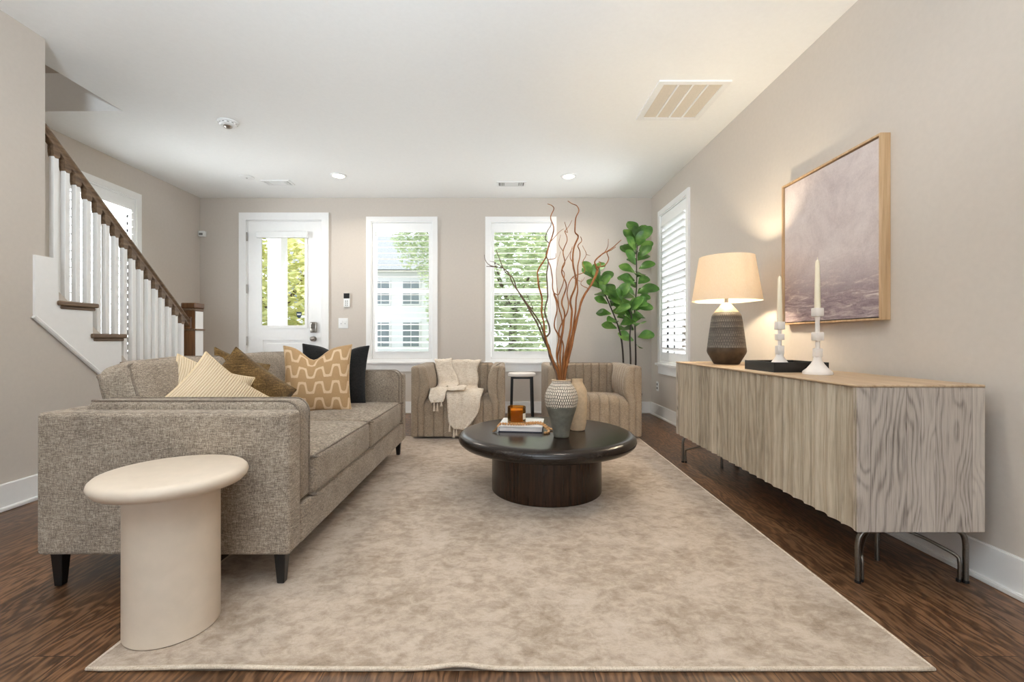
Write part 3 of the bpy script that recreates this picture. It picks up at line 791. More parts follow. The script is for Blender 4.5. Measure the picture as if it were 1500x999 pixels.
for a, b in (((0, 0), (1, 0)), ((1, 0), (1, 1)), ((1, 1), (0, 1)), ((0, 1), (0, 0))):
    for i in range(60):
        u = a[0] + (b[0] - a[0]) * i / 60; v = a[1] + (b[1] - a[1]) * i / 60; path.append((*rugp(u, v), .0065 + rugwave(u, v)))
tube(bm, path, .0062, 8, True); obj('binding', bm, M['rug_edge'], rug, 60, label='cream bound edge')

# ------------------------------------------------------------------ sofa
SX0, SX1, SY0, SY1 = -1.75, -.80, 1.70, 3.72
sofa = thing('sofa', 'long oatmeal tweed sofa with two seat cushions on black legs', 'sofa', ((SX0 + SX1) / 2, (SY0 + SY1) / 2, 0))
def arm(y0, y1, yp0, yp1):
    bm = BM(); rbox(bm, SX0, SX1, y0, y1, .13, .665, .018, 6); a = obj('arm', bm, M['sofa'], sofa, 60)
    bm = BM(); ym = y0 if y0 < 2 else y1
    yy = y0 + .012 if y0 < 2 else y1 - .012
    pts = [(SX1 - .006, yy, .14), (SX1 - .006, yy, .5), (SX1 - .008, yy, .645), (SX1 - .02, yy, .658), (SX1 - .1, yy, .660), (SX0 + .1, yy, .660), (SX0 + .02, yy, .658), (SX0 + .008, yy, .645), (SX0 + .006, yy, .14)]
    tube(bm, pts, .0045, 6); obj('piping', bm, M['sofa_trim'], a, 60)
    # inner pad with a rounded front corner
    def outline(r=.055, x0=-1.655, x1=-.812, z0=.285, z1=.695):
        o = [(x0, z0), (x1 - .02, z0), (x1, z0 + .02)]
        o += [(x1 - r + r * cos(t), z1 - r + r * sin(t)) for t in [pi / 2 * i / 8 for i in range(9)]]
        o += [(x0 + .02, z1), (x0, z1 - .02)]
        return o
    o0 = outline(); n = len(o0); cx = sum(p[0] for p in o0) / n; cz = sum(p[1] for p in o0) / n
    prof = [(yp0, .014), (yp0 + .004, .004), (yp0 + .014, 0), (yp1 - .014, 0), (yp1 - .004, .004), (yp1, .014)]
    bm = BM(); rings = []
    for y, ins in prof:
        rings.append([bm.verts.new((p[0] - ins * (1 if p[0] > cx else -1), y, p[1] - ins * (1 if p[1] > cz else -1))) for p in o0])
    for r0, r1 in zip(rings, rings[1:]):
        for i in range(n): bm.faces.new((r0[i], r0[(i + 1) % n], r1[(i + 1) % n], r1[i]))
    bm.faces.new(rings[0]); bm.faces.new(rings[-1][::-1])
    p = obj('arm_pad', bm, M['sofa'], sofa, 50)
    bm = BM()
    for y in (yp0 + .008, yp1 - .008):
        tube(bm, [(x, y, z) for x, z in outline()[1:-1]], .0048, 6)
    obj('piping', bm, M['sofa_trim'], p, 60)
arm(SY0, SY0 + .10, SY0 + .10, SY0 + .205)
arm(SY1 - .10, SY1, SY1 - .205, SY1 - .10)
bm = BM(); rbox(bm, SX0, -1.655, SY0 + .1, SY1 - .1, .13, .665, .02, 8); obj('back_frame', bm, M['sofa'], sofa, 60)
bm = BM(); rbox(bm, -1.655, SX1, SY0 + .1, SY1 - .1, .13, .282, .016, 8); obj('seat_rail', bm, M['sofa'], sofa, 60)
YM = 2.712; SA, SB = SY0 + .207, SY1 - .207
for y0, y1 in ((SA, YM - .002), (YM + .002, SB)):
    ym = (y0 + y1) / 2
    def crown(w, u):
        w = w.copy()
        if u[2] > 0: w.z += .026 * (1 - u[0] ** 2) * (1 - u[1] ** 4) + .004 * noise.noise(w * 7)
        w.x += .012 * (1 - u[1] ** 2) * (1 if u[0] > .9 else 0) * (1 - u[2] ** 2)
        return w
    bm = BM(); rbox(bm, -1.46, SX1 + .004, y0, y1, .284, .455, .028, 14, crown); cu = obj('seat_cushion', bm, M['sofa'], sofa, 60)
    bm = BM()
    for z in (.449, .291):
        tube(bm, catmull([(-1.45, y0 + .006, z), (SX1 - .03, y0 + .006, z), (SX1 - .004, y0 + .03, z), (SX1 - .002, ym, z), (SX1 - .004, y1 - .03, z), (SX1 - .03, y1 - .006, z), (-1.45, y1 - .006, z)], 6), .0048, 6)
    obj('piping', bm, M['sofa_trim'], cu, 60)
    # back cushion leaning over the frame
    h, th = .40, .175
    def lean(w, u):
        ll = w.copy()
        ll.x += .03 * (1 - u[1] ** 2) * (1 - u[2] ** 2) * (1 if u[0] > 0 else 0)
        ll.z += .015 * (1 - u[1] ** 4) * max(0, u[2]) + .006 * noise.noise(w * 5)
        a = R(-20); x, z = ll.x, ll.z
        return Vector((-1.525 + x * cos(a) + z * sin(a), ll.y, .47 + z * cos(a) - x * sin(a) - .02))
    bm = BM(); rbox(bm, -th / 2, th / 2, y0 + .004, y1 - .004, 0, h, .055, 12, lean); bc = obj('back_cushion', bm, M['sofa'], sofa, 60)
    bm = BM()
    def lp(x, y, z): return lean(Vector((x, y, z)), (0, 1, 0))
    for s in (-1, 1):
        x = s * (th / 2 - .018)
        tube(bm, catmull([lp(x, y0 + .02, .04), lp(x, y0 + .012, .2), lp(x, y0 + .022, h - .05), lp(x, y0 + .06, h - .014), lp(x, ym, h + .0), lp(x, y1 - .06, h - .014), lp(x, y1 - .022, h - .05), lp(x, y1 - .012, .2), lp(x, y1 - .02, .04)], 6), .0048, 6)
    obj('piping', bm, M['sofa_trim'], bc, 60)
for x, y, z0 in ((-1.697, 1.745, 0), (-.85, 1.745, .0105), (-1.697, 3.67, 0), (-.85, 3.67, .0105), (-1.25, 2.70, 0)):
    bm = BM(); q = []
    for z, r in ((z0, .014), (.132, .022)): q.append([bm.verts.new((x + a * r, y + b * r, z)) for a, b in ((-1, -1), (1, -1), (1, 1), (-1, 1))])
    for i in range(4): bm.faces.new((q[0][i], q[0][(i + 1) % 4], q[1][(i + 1) % 4], q[1][i]))
    bm.faces.new(q[0]); bm.faces.new(q[1])
    bmesh.ops.bevel(bm, geom=bm.edges[:], offset=.003, segments=1, affect='EDGES')
    obj('leg', bm, M['black_metal'], sofa)

# ------------------------------------------------------------------ cushions
def pillow(name, label, mat, trim, loc, rot, w=.46, h=.46, t=.15, chop=.0, pinch=.10, cat='pillow', seed=0, asym=0.0, trimname='edging'):
    N = 26; bm = BM(); lay = bm.loops.layers.uv.verify()
    def P(u, v, s):
        x = u * w / 2 * (1 - pinch * (1 - v * v) * u * u); z = v * h / 2 * (1 - pinch * (1 - u * u) * v * v)
        th = t / 2 * max(0, (1 - u * u)) ** .55 * max(0, (1 - v * v)) ** .55
        c = math.exp(-((u - asym) / .38) ** 2) * max(0, (v + .6) / 1.6) ** 2 * chop
        z -= c * h; y = s * th * (1 - .35 * c / max(chop, 1e-6) if chop else 1)
        y += .006 * noise.noise(Vector((u * 2.2 + seed, v * 2.2, s))) * (1 - max(u * u, v * v) ** 4)
        return Vector((x, y, z))
    rows = {}
    for s in (-1, 1):
        for i in range(N + 1):
            for j in range(N + 1):
                u, v = -1 + 2 * i / N, -1 + 2 * j / N
                u = sin(u * pi / 2); v = sin(v * pi / 2)
                if s == 1 and (i in (0, N) or j in (0, N)): rows[s, i, j] = rows[-1, i, j]
                else: rows[s, i, j] = bm.verts.new(P(u, v, s))
        for i in range(N):
            for j in range(N):
                f = bm.faces.new([rows[s, a, b] for a, b in ((i, j), (i + 1, j), (i + 1, j + 1), (i, j + 1))])
                for l, (a, b) in zip(f.loops, ((i, j), (i + 1, j), (i + 1, j + 1), (i, j + 1))):
                    l[lay].uv = (.5 + .5 * sin((-1 + 2 * a / N) * pi / 2), .5 + .5 * sin((-1 + 2 * b / N) * pi / 2))
    edge = [rows[-1, i, 0].co.copy() for i in range(N)] + [rows[-1, N, j].co.copy() for j in range(N)] + [rows[-1, i, N].co.copy() for i in range(N, 0, -1)] + [rows[-1, 0, j].co.copy() for j in range(N, 0, -1)]
    rm = Matrix.LocRotScale(None, rot, None) if not isinstance(rot, tuple) else None
    root = thing(name, label, cat, loc, 0, 'pillows on the sofa')
    from mathutils import Euler
    e = Euler(rot, 'XYZ').to_matrix().to_4x4() if isinstance(rot, tuple) else rot.to_4x4()
    bmesh.ops.transform(bm, matrix=e, verts=bm.verts[:])
    obj('cover', bm, mat, root, 70, True)
    b2 = BM(); tube(b2, [e @ p for p in edge], .0042, 6, True); obj(trimname, b2, trim, root, 60, True)
    return root
def prot(normal, spin=0.0):
    """rotation that turns the pillow's -Y face to 'normal' with its top up, then spins it in its plane"""
    y = -Vector(normal).normalized(); up = Vector((0, 0, 1)); x = y.cross(up).normalized(); z = x.cross(y).normalized()
    m = Matrix((x, y, z)).transposed()
    return m @ Matrix.Rotation(spin, 3, 'Y')
pillow('throw_pillow', 'cream ribbed pillow lying back against the sofa, behind the front cream pillow', M['pillow_cream'], M['cream_trim'],
       (-1.44, 2.21, .652), prot((.72, -.55, .42), R(24)), .36, .36, .14, .0, .12, seed=1)
pillow('throw_pillow', 'cream ribbed pillow standing on its corner, nearest to the near sofa arm', M['pillow_cream'], M['cream_trim'],
       (-1.355, 2.14, .628), prot((.75, -.55, .40), R(45)), .385, .385, .14, .0, .10, seed=2)
pillow('throw_pillow', 'olive bronze velvet pillow with one corner peeking out behind the other olive pillow', M['velvet'], M['velvet'],
       (-1.515, 2.60, .70), prot((.75, -.45, .35), R(22)), .32, .32, .12, .0, .12, seed=3)
pillow('throw_pillow', 'large olive bronze velvet pillow standing on its corner between cream and tan pillows', M['velvet'], M['velvet'],
       (-1.395, 2.47, .632), prot((.75, -.55, .36), R(43)), .40, .40, .17, .0, .06, seed=4)
pillow('throw_pillow', 'tan pillow with wavy cream meander pattern and pointed corners', M['pillow_meander'], M['tan_trim'],
       (-1.235, 3.02, .675), prot((.22, -.95, .22), R(-1)), .43, .46, .16, .18, .09, seed=5, asym=-.12)
pillow('throw_pillow', 'black pillow leaning on the far sofa arm behind the tan pillow', M['black_fabric'], M['black_fabric'],
       (-1.245, 3.34, .675), prot((.20, -.95, .25), R(2)), .47, .46, .16, .12, .08, seed=6, asym=.1)

# ------------------------------------------------------------------ round side table
t = thing('side_table', 'round cream pedestal side table in front of the sofa arm', 'side table', (-1.08, 1.488, .012))
o = wl(t)
bm = BM(); TT = .503
lathe(bm, [(0, TT - .047), (.19, TT - .047), (.203, TT - .043), (.212, TT - .033), (.216, TT - .022), (.213, TT - .011), (.205, TT - .003), (.19, TT), (0, TT)], o, 96); obj('tabletop', bm, M['side_table'], t, 40)
bm = BM(); lathe(bm, [(0, 0), (.130, 0), (.132, .002), (.132, TT - .0465), (0, TT - .0465)], o, 96); obj('pedestal', bm, M['side_table'], t, 40)

# ------------------------------------------------------------------ coffee table
TZ, TX, TY = .372, .265, 2.847
t = thing('coffee_table', 'round dark espresso wood coffee table with drum base on the rug', 'coffee table', (TX, TY, .011)); o = Vector((TX, TY, 0))
bm = BM(); lathe(bm, [(0, .285), (.44, .285), (.49, .287), (.523, .298), (.541, .315), (.546, .331), (.541, .347), (.528, .36), (.508, .3685), (.485, TZ), (0, TZ)], o, 128); obj('tabletop', bm, M['table_top_wood'], t, 40)
bm = BM(); prof = [(0, .0115), (.336, .0115), (.339, .015), (.339, .285), (0, .285)]
lathe(bm, prof, o, 128); obj('drum_base', bm, M['table_wood'], t, 40)

# vase with carved top
vx, vy = .335, 2.655
t = thing('vase', 'tall vase with carved white grid top and grey lower half on the coffee table', 'vase', (vx, vy, TZ)); 
bm = BM()
VP = [(0, .0), (.040, 0), (.044, .004), (.052, .05), (.068, .11), (.084, .16), (.094, .20), (.097, .225), (.094, .25), (.084, .275), (.069, .298), (.058, .312), (.054, .322), (.055, .328), (.051, .329), (.047, .320), (.06, .29), (.085, .24), (.088, .21), (.06, .10), (.035, .012), (0, .010)]
def smooth_prof(P, a, b, k=4):
    mid = [(p.x, p.y) for p in catmull([Vector((r, z, 0)) for r, z in P[a:b]], k)]
    return P[:a] + mid + P[b:]
lathe(bm, smooth_prof(VP, 2, 14), (vx, vy, TZ), 72, True); obj('body', bm, M['vase'], t, 60)
bm = BM(); lathe(bm, [(.0545, .3275), (.057, .331), (.054, .3345), (.0505, .331), (.0545, .3275)], (vx, vy, TZ), 48); obj('rim', bm, M['vase_tan'], t, 60)
# second vase
ux, uy = .462, 2.86
t = thing('vase', 'plain sandy beige bottle vase tucked behind the carved vase', 'vase', (ux, uy, TZ))
bm = BM(); UP = [(0, 0), (.042, 0), (.047, .004), (.056, .05), (.060, .12), (.060, .20), (.058, .245), (.052, .262), (.036, .292), (.032, .302), (.033, .32), (.029, .320), (.027, .30), (.04, .27), (.05, .24), (.05, .03), (0, .02)]
lathe(bm, UP, (ux, uy, TZ), 48); obj('body', bm, M['vase_tan'], t, 35)

# curly willow branches, each one a thing of its own
random.seed(5)
def cz(x, y, dy): return V(700 + x / 3.7, 290 + y / 3.7, vy + dy)
BR = [
 ('grey_brown', 'long thin branch leaning far left across the window, forked at its tip', [((415, 990), (400, 890), (360, 770), (300, 640), (240, 540), (190, 460), (150, 390), (100, 375), (48, 370))], [((150, 390), (120, 368), (90, 348), (65, 343)), ((100, 375), (60, 362), (40, 335), (35, 308))], -.05, .30, 'branch_grey', .0056),
 ('grey_brown', 'second left-leaning thin branch, curled tip above the left chair', [((425, 990), (405, 880), (362, 745), (320, 650), (270, 580), (212, 492), (185, 430), (150, 402), (122, 345), (100, 280))], [((270, 580), (300, 600), (262, 520))], .08, .12, 'branch_grey', .005),
 ('tall', 'tall branch bowed left with hooked tip near the ceiling', [((430, 990), (410, 890), (372, 770), (352, 660), (345, 560), (328, 450), (330, 390), (370, 310), (390, 240), (410, 170), (395, 110), (410, 60), (404, 42), (380, 32))], [((390, 240), (420, 208), (440, 185), (465, 167))], -.04, -.12, 'branch', .0052),
 ('tall', 'tall straight branch twining with the bowed branch at left', [((436, 990), (400, 860), (366, 770), (390, 722), (365, 622), (378, 520), (375, 440), (380, 350), (370, 300), (387, 250), (365, 222), (375, 180), (396, 150), (400, 130))], [], .02, -.02, 'branch_grey', .0045),
 ('mid', 'slim branch zigzagging up the middle left of the bundle', [((440, 990), (430, 880), (460, 700), (440, 600), (410, 500), (400, 400), (380, 340), (400, 332), (420, 325), (424, 300))], [((440, 600), (425, 430), (430, 360), (448, 290))], .05, .1, 'branch', .0042),
 ('mid', 'wavy branch in the centre ending in a fine kinked tip', [((450, 990), (445, 850), (470, 650), (455, 560), (480, 480), (455, 400), (470, 350), (460, 290), (485, 230), (470, 180), (486, 185), (468, 130)), ], [((460, 290), (440, 250), (448, 200)), ((470, 180), (495, 150), (510, 120))], 0, .06, 'branch', .0045),
 ('tall', 'tallest branch, hooked over to the left at the ceiling', [((460, 990), (470, 870), (510, 650), (500, 560), (530, 470), (515, 350), (520, 270), (545, 210), (525, 180), (530, 110), (548, 70), (538, 42), (510, 30), (487, 15))], [((515, 350), (500, 320), (512, 262))], -.03, -.1, 'branch', .0055),
 ('mid', 'branch just right of the tallest one with a short bare tip', [((470, 990), (490, 850), (520, 670), (535, 560), (540, 470), (540, 380), (552, 300), (540, 260), (560, 235), (556, 210))], [], .04, .02, 'branch', .0048),
 ('right', 'thick rust branch leaning right towards the fig plant', [((475, 990), (500, 830), (545, 620), (570, 540), (610, 470), (648, 390), (634, 345), (672, 305), (700, 290), (730, 270), (752, 250), (775, 228))], [((672, 305), (690, 290), (705, 260), (707, 222)), ((648, 390), (665, 360), (655, 345), (672, 350))], -.05, .06, 'branch', .0058),
 ('right', 'twin of the thick right-leaning branch with a looping tip', [((470, 985), (482, 850), (520, 700), (560, 572), (600, 492), (652, 400), (640, 378), (665, 372), (690, 365), (706, 330), (700, 295), (725, 282), (748, 265))], [((600, 492), (560, 470), (565, 440))], .04, .0, 'branch', .0048),
 ('mid', 'thin branch with short side twigs leaning slightly right', [((465, 990), (462, 800), (440, 720), (490, 600), (482, 510), (512, 430), (575, 400), (568, 350), (585, 305), (568, 258))], [((585, 305), (600, 310), (610, 312)), ((512, 430), (560, 452), (580, 430))], .08, .12, 'branch', .0038),
 ('low', 'short broken twig by the vase mouth', [((476, 990), (482, 930), (488, 905), (500, 880))], [], -.06, -.03, 'branch', .0036),
 ('mid', 'crinkled inner branch crossing the middle of the bundle', [((446, 990), (425, 860), (440, 760), (412, 690), (430, 600), (412, 520), (440, 520), (470, 420), (455, 380), (480, 330), (512, 272))], [], -.05, .05, 'branch', .004),
]
for nm, lab, mains, subs, d0, d1, mt, r0 in BR:
    bm = BM()
    pts = mains[0]; P = []
    for i, (x, y) in enumerate(pts):
        f = i / (len(pts) - 1)
        if i == 0: q = Vector((vx + (x - 450) / 3.7 * vy / FPX * .55, vy + d0 * .3, TZ + .315))
        else: q = cz(x, y, d0 * .4 + (d1 - d0 * .4) * f + random.uniform(-.02, .02) * min(1, f * 3))
        P.append(q)
    root_pt = Vector((vx + (P[0].x - vx) * .4, vy + (P[0].y - vy) * .4, TZ + .03))
    sm = catmull([root_pt] + P, 7)
    n = len(sm)
    for i in range(8, n): sm[i] = sm[i] + Vector((noise.noise(sm[i] * 14), noise.noise(sm[i] * 14 + Vector((9, 0, 0))), 0)) * .006
    tube(bm, sm, [r0 * (1.35 - 1.0 * i / n) * (1 + .15 * noise.noise(sm[i] * 60)) for i in range(n)], 7)
    for sb in subs:
        a = min(sm, key=lambda p: (p - cz(sb[0][0], sb[0][1], p.y - vy)).length)
        yy = a.y - vy; S = [a] + [cz(x, y, yy + .03 * i) for i, (x, y) in enumerate(sb[1:], 1)]
        s2 = catmull(S, 6); tube(bm, s2, [r0 * .5 * (1 - .6 * i / len(s2)) for i in range(len(s2))], 6)
    b = recentre(obj('willow_branch', bm, M[mt], None, 60)); tag(b, 'curly willow: ' + lab, 'branch', 'curly willow branches in the carved vase')

# book, candle, beads
t = thing('book', 'white hardback book with dark base cover under the amber candle', 'book', (.115, 2.93, TZ), 0)
a = R(-7); ct = Vector((.118, 2.925, TZ))
def rot_bm(bm, ang, c):
    bmesh.ops.rotate(bm, verts=bm.verts[:], cent=c, matrix=Matrix.Rotation(ang, 3, 'Z')); return bm
bw, bd = .135, .15
def bk(x0, x1, y0, y1, z0, z1, bv=0): return rot_bm(box(ct.x + x0, ct.x + x1, ct.y + y0, ct.y + y1, ct.z + z0, ct.z + z1, bv), a, ct)
obj('back_cover', bk(-bw, bw, -bd, bd, 0, .006), M['book_blue'], t, label='dark lower cover')
obj('pages', bk(-bw + .006, bw - .004, -bd + .005, bd - .005, .006, .032), M['paper'], t)
obj('front_cover', bk(-bw, bw, -bd, bd, .032, .036, .001), M['book_white'], t)
obj('spine', bk(-bw - .004, -bw + .002, -bd, bd, 0, .036, .001), M['book_white'], t)
BZ = TZ + .036
cx_, cy_ = .082, 2.90
t = thing('jar_candle', 'amber glass jar candle standing on the white book', 'candle', (cx_, cy_, BZ))
bm = BM(); lathe(bm, [(0, .0), (.054, 0), (.058, .005), (.058, .104), (.056, .106), (.053, .104), (.053, .014), (0, .012)], (cx_, cy_, BZ), 48); obj('glass_jar', bm, M['amber'], t, 40)
bm = BM(); lathe(bm, [(0, .013), (.0525, .013), (.0525, .086), (0, .087)], (cx_, cy_, BZ), 48); obj('wax', bm, M['wax_dark'], t, 40)
bm = BM(); tube(bm, [(cx_, cy_, BZ + .086), (cx_ + .002, cy_, BZ + .098)], .0013, 6); obj('wick', bm, M['black_plastic'], t)
bm = BM(); aa = [R(-50 + i * 4) for i in range(10)]; rr = .0586
g = [[bm.verts.new((cx_ + rr * cos(q), cy_ + rr * sin(q), BZ + z)) for z in (.028, .066)] for q in aa]
for i in range(9): bm.faces.new((g[i][0], g[i + 1][0], g[i + 1][1], g[i][1]))
obj('label_sticker', bm, M['label'], t, 60, label='cream paper label')
t = thing('bead_garland', 'natural wooden bead garland draped over the book around the candle', 'garland', (.13, 2.85, TZ))
zb = BZ + .0085
pth = [(-.035, 2.80, zb - .012), (-.02, 2.825, zb), (.02, 2.818, zb), (.08, 2.812, zb), (.14, 2.82, zb), (.185, 2.84, zb), (.21, 2.845, zb), (.235, 2.83, zb - .004), (.262, 2.80, zb - .024), (.275, 2.77, TZ + .009), (.262, 2.735, TZ + .0085), (.236, 2.722, TZ + .0085)]
pth2 = [(.14, 2.842, zb + .0), (.175, 2.862, zb), (.215, 2.868, zb), (.243, 2.86, zb - .004), (.272, 2.85, zb - .026), (.295, 2.835, TZ + .009), (.318, 2.82, TZ + .0085), (.335, 2.80, TZ + .0085)]
bm = BM()
for pp in (pth, pth2):
    sm = catmull(pp, 20); acc = 0; last = sm[0]; pr = [sm[0]]
    for p in sm[1:]:
        acc += (p - last).length; last = p
        if acc >= .0152: pr.append(p); acc = 0
    for p in pr: bmesh.ops.create_icosphere(bm, subdivisions=2, radius=.0082, matrix=Matrix.Translation(p))
gb = obj('beads', bm, M['bead'], t, 60)
bm = BM()
for i in range(16):
    a_ = 2 * pi * i / 16; tube(bm, [(-.038, 2.797, zb - .012), (-.05 + .006 * cos(a_), 2.785 + .006 * sin(a_), BZ - .02), (-.062 + .008 * cos(a_), 2.772 + .008 * sin(a_), TZ + .006)], .0025, 5)
obj('tassel', bm, M['bead_tassel'], t, label='dark jute tassel')

# ------------------------------------------------------------------ channel-tufted armchairs
def rpoly(corners, r, k=5):
    """rounded polygon path, counter-clockwise corners"""
    out = []; n = len(corners)
    for i in range(n):
        p0, p1, p2 = Vector(corners[i - 1]), Vector(corners[i]), Vector(corners[(i + 1) % n])
        d0 = (p0 - p1).normalized(); d1 = (p2 - p1).normalized()
        a, b = p1 + d0 * r, p1 + d1 * r
        for j in range(k + 1):
            t_ = j / k; out.append(a * (1 - t_) ** 2 + p1 * 2 * t_ * (1 - t_) + b * t_ ** 2)
    return out
def channel_prism(bm, corners, r, z0, z1, top_r, period=.085, amp=.012, bulge=None, nz=10):
    path = rpoly(corners, r); n = len(path)
    seg = [(path[(i + 1) % n] - path[i]).length for i in range(n)]; L = sum(seg)
    N = max(4, round(L / period)); fr = (0, .06, .14, .28, .5, .72, .86, .94)
    pts = []
    for c in range(N):
        for f in fr:
            s = (c + f) / N * L; i = 0
            while i < n - 1 and s > seg[i]: s -= seg[i]; i += 1
            tn = (path[(i + 1) % n] - path[i]).normalized(); p = path[i] + tn * s
            nr = Vector((tn.y, -tn.x))                # outward for ccw
            e = abs(2 * f - 1); off = -amp * e ** 9
            pts.append((p + nr * off, nr))
    levels = [(z0, .004)] + [(z0 + .008 + (z1 - top_r - z0 - .008) * i / nz, 0) for i in range(nz + 1)] + [(z1 - top_r + top_r * sin(q), top_r * (1 - cos(q))) for q in (R(22), R(45), R(67), R(90))] 
    rings = []
    for z, ins in levels:
        ring = []
        for p, nr in pts:
            w = p - nr * ins; v = Vector((w.x, w.y, z))
            if bulge: v = bulge(v)
            ring.append(bm.verts.new(v))
        rings.append(ring)
    m = len(pts)
    for a, b in zip(rings, rings[1:]):
        for i in range(m): bm.faces.new((a[i], a[(i + 1) % m], b[(i + 1) % m], b[i]))
    bm.faces.new(rings[-1]); bm.faces.new(rings[0][::-1])

def make_chair(label, loc):
    t = thing('armchair', label, 'armchair', loc, 0, 'channel-tufted tub armchairs')
    w, y0, y1 = .4425, -.37, .38
    for s in (-1, 1):
        cs = [(-w, y0), (-w + .125, y0), (-w + .125, y1), (-w, y1)] if s < 0 else [(w - .125, y0), (w, y0), (w, y1), (w - .125, y1)]
        def bulge(v, s=s):
            d = (v.x * -s)                      # inner side has small d
            k = max(0, min(1, (w - abs(v.x) - .03) / .08)); zz = max(0, min(1, (v.z - .34) / .36))
            f = sin(pi * zz ** .9) * .045 * k * (1 if v.y < .15 else max(0, (.27 - v.y) / .12))
            v = v.copy(); v.x += -s * f
            if v.z > .6: v.z -= .0 
            return v
        bm = BM(); channel_prism(bm, cs, .028, .03, .69, .028, .083, .013, bulge); obj('arm', bm, M['chair'], t, 60, True)
    bm = BM(); channel_prism(bm, [(-w + .122, .25), (w - .122, .25), (w - .122, y1), (-w + .122, y1)], .02, .03, .688, .03, .083, .013); obj('backrest', bm, M['chair'], t, 60, True)
    prof = catmull([Vector((.262, .372, 0)), Vector((.1, .395, 0)), Vector((-.1, .412, 0)), Vector((-.25, .418, 0)), Vector((-.32, .40, 0)), Vector((-.352, .36, 0)), Vector((-.360, .30, 0)), Vector((-.360, .18, 0)), Vector((-.360, .03, 0))], 5)
    bm = BM(); X0, X1 = -w + .118, w - .118; N = 7; fr = (0, .06, .14, .28, .5, .72, .86, .94); cols = []
    for c in range(N):
        for f in fr: cols.append((X0 + (X1 - X0) * (c + f) / N, -.014 * abs(2 * f - 1) ** 9))
    cols.append((X1, -.014)); g = []
    for x, off in cols:
        row = []
        for i, p in enumerate(prof):
            a, b = prof[max(i - 1, 0)], prof[min(i + 1, len(prof) - 1)]; tn = (b - a).normalized(); nr = Vector((-tn.y, tn.x, 0)) * -1
            if nr.y < 0 and i < 5: nr = -nr
            q = p + Vector((tn.y, -tn.x, 0)) * (-off if False else 0)
            nn = Vector((tn.y, -tn.x)); nn = nn if (nn.y > 0 or nn.x < 0) else -nn
            e = (abs(x) / X1) ** 3
            row.append(bm.verts.new((x, p.x + nn.x * off, p.y + nn.y * off - .035 * e * max(0, min(1, (p.y - .1) / .25)) * (1 if p.x < -.1 else .4))))
        row.append(bm.verts.new((x, .262, .03)))
        g.append(row)
    for i in range(len(g) - 1):
        for j in range(len(g[0])): 
            j2 = (j + 1) % len(g[0]); bm.faces.new((g[i][j], g[i + 1][j], g[i + 1][j2], g[i][j2]))
    bm.faces.new(g[0]); bm.faces.new(g[-1][::-1])
    obj('seat', bm, M['chair'], t, 60, True)
    bm = BM(); lathe(bm, [(0, 0), (.24, 0), (.245, .004), (.245, .031), (0, .031)], (0, .06, 0), 48); obj('swivel_plinth', bm, M['black_metal'], t, 40, True)
    return t
CY = 4.62
ch1 = make_chair('taupe channel-tufted armchair with a cream throw over it', (-.428, CY, 0))
dup(ch1, (.852, CY, 0), 'taupe channel-tufted armchair in front of the fig plant, empty seat')

# cream throw over the left chair
def strip(bm, L, Rr, n=14, k=8, amp=.008, seed=0):
    """surface between two polylines, with wrinkles"""
    A, B = catmull(L, k), catmull(Rr, k); g = []
    for a, b in zip(A, B):
        row = []
        for i in range(n + 1):
            f = i / n; p = a.lerp(b, f)
            d = Vector((noise.noise(p * 9 + Vector((seed, 0, 0))), noise.noise(p * 9 + Vector((0, seed + 5, 0))), noise.noise(p * 11 + Vector((3, seed, 0))))) * amp
            fold = sin(f * 14 + seed) * amp * .6
            row.append(bm.verts.new(p + d + Vector((0, -abs(fold), abs(fold) * .5))))
        g.append(row)
    for i in range(len(g) - 1):
        for j in range(n): bm.faces.new((g[i][j], g[i + 1][j], g[i + 1][j + 1], g[i][j + 1]))
thr = thing('throw_blanket', 'cream knit throw with tassels draped over the left armchair', 'blanket', (-.45, 4.6, .43))
ox, oy = -.428, CY
bi, bo = oy + .24, oy + .385     # inner and outer face of the chair back
bm = BM()
# panel over the back, down to the seat and over the seat front
L = [(-.74, bo + .012, .56), (-.74, bo + .012, .66), (-.735, bo - .03, .702), (-.71, bi + .01, .702), (-.68, bi - .012, .62), (-.64, bi - .03, .50), (-.61, bi - .06, .425), (-.585, 4.55, .432), (-.56, 4.40, .446), (-.545, 4.285, .438), (-.528, 4.232, .36), (-.52, 4.226, .26), (-.505, 4.222, .17), (-.46, 4.220, .10)]
Q = [(-.25, bo + .012, .58), (-.25, bo + .012, .66), (-.245, bo - .03, .705), (-.245, bi + .0, .705), (-.28, bi - .012, .62), (-.275, bi - .03, .50), (-.27, bi - .06, .43), (-.225, 4.55, .436), (-.19, 4.40, .452), (-.20, 4.285, .442), (-.215, 4.232, .36), (-.24, 4.226, .26), (-.28, 4.222, .19), (-.36, 4.220, .10)]
strip(bm, L, Q, 18, 8, .010, 1)
# loose fold hanging over the left of the back and bunched on the seat
L = [(-.745, bo - .02, .700), (-.74, bi + .0, .712), (-.72, bi - .03, .64), (-.70, bi - .05, .54), (-.70, bi - .09, .46), (-.70, 4.58, .435), (-.70, 4.46, .44)]
Q = [(-.56, bo - .02, .708), (-.56, bi + .0, .722), (-.54, bi - .035, .65), (-.50, bi - .06, .56), (-.46, bi - .10, .475), (-.50, 4.58, .45), (-.56, 4.46, .45)]
strip(bm, L, Q, 10, 8, .016, 4)
L = [(-.70, 4.52, .428), (-.715, 4.42, .455), (-.70, 4.32, .462), (-.695, 4.268, .445), (-.69, 4.232, .39), (-.67, 4.222, .345)]
Q = [(-.50, 4.52, .45), (-.50, 4.42, .475), (-.51, 4.32, .476), (-.53, 4.268, .455), (-.54, 4.232, .41), (-.56, 4.222, .36)]
strip(bm, L, Q, 10, 8, .018, 7)
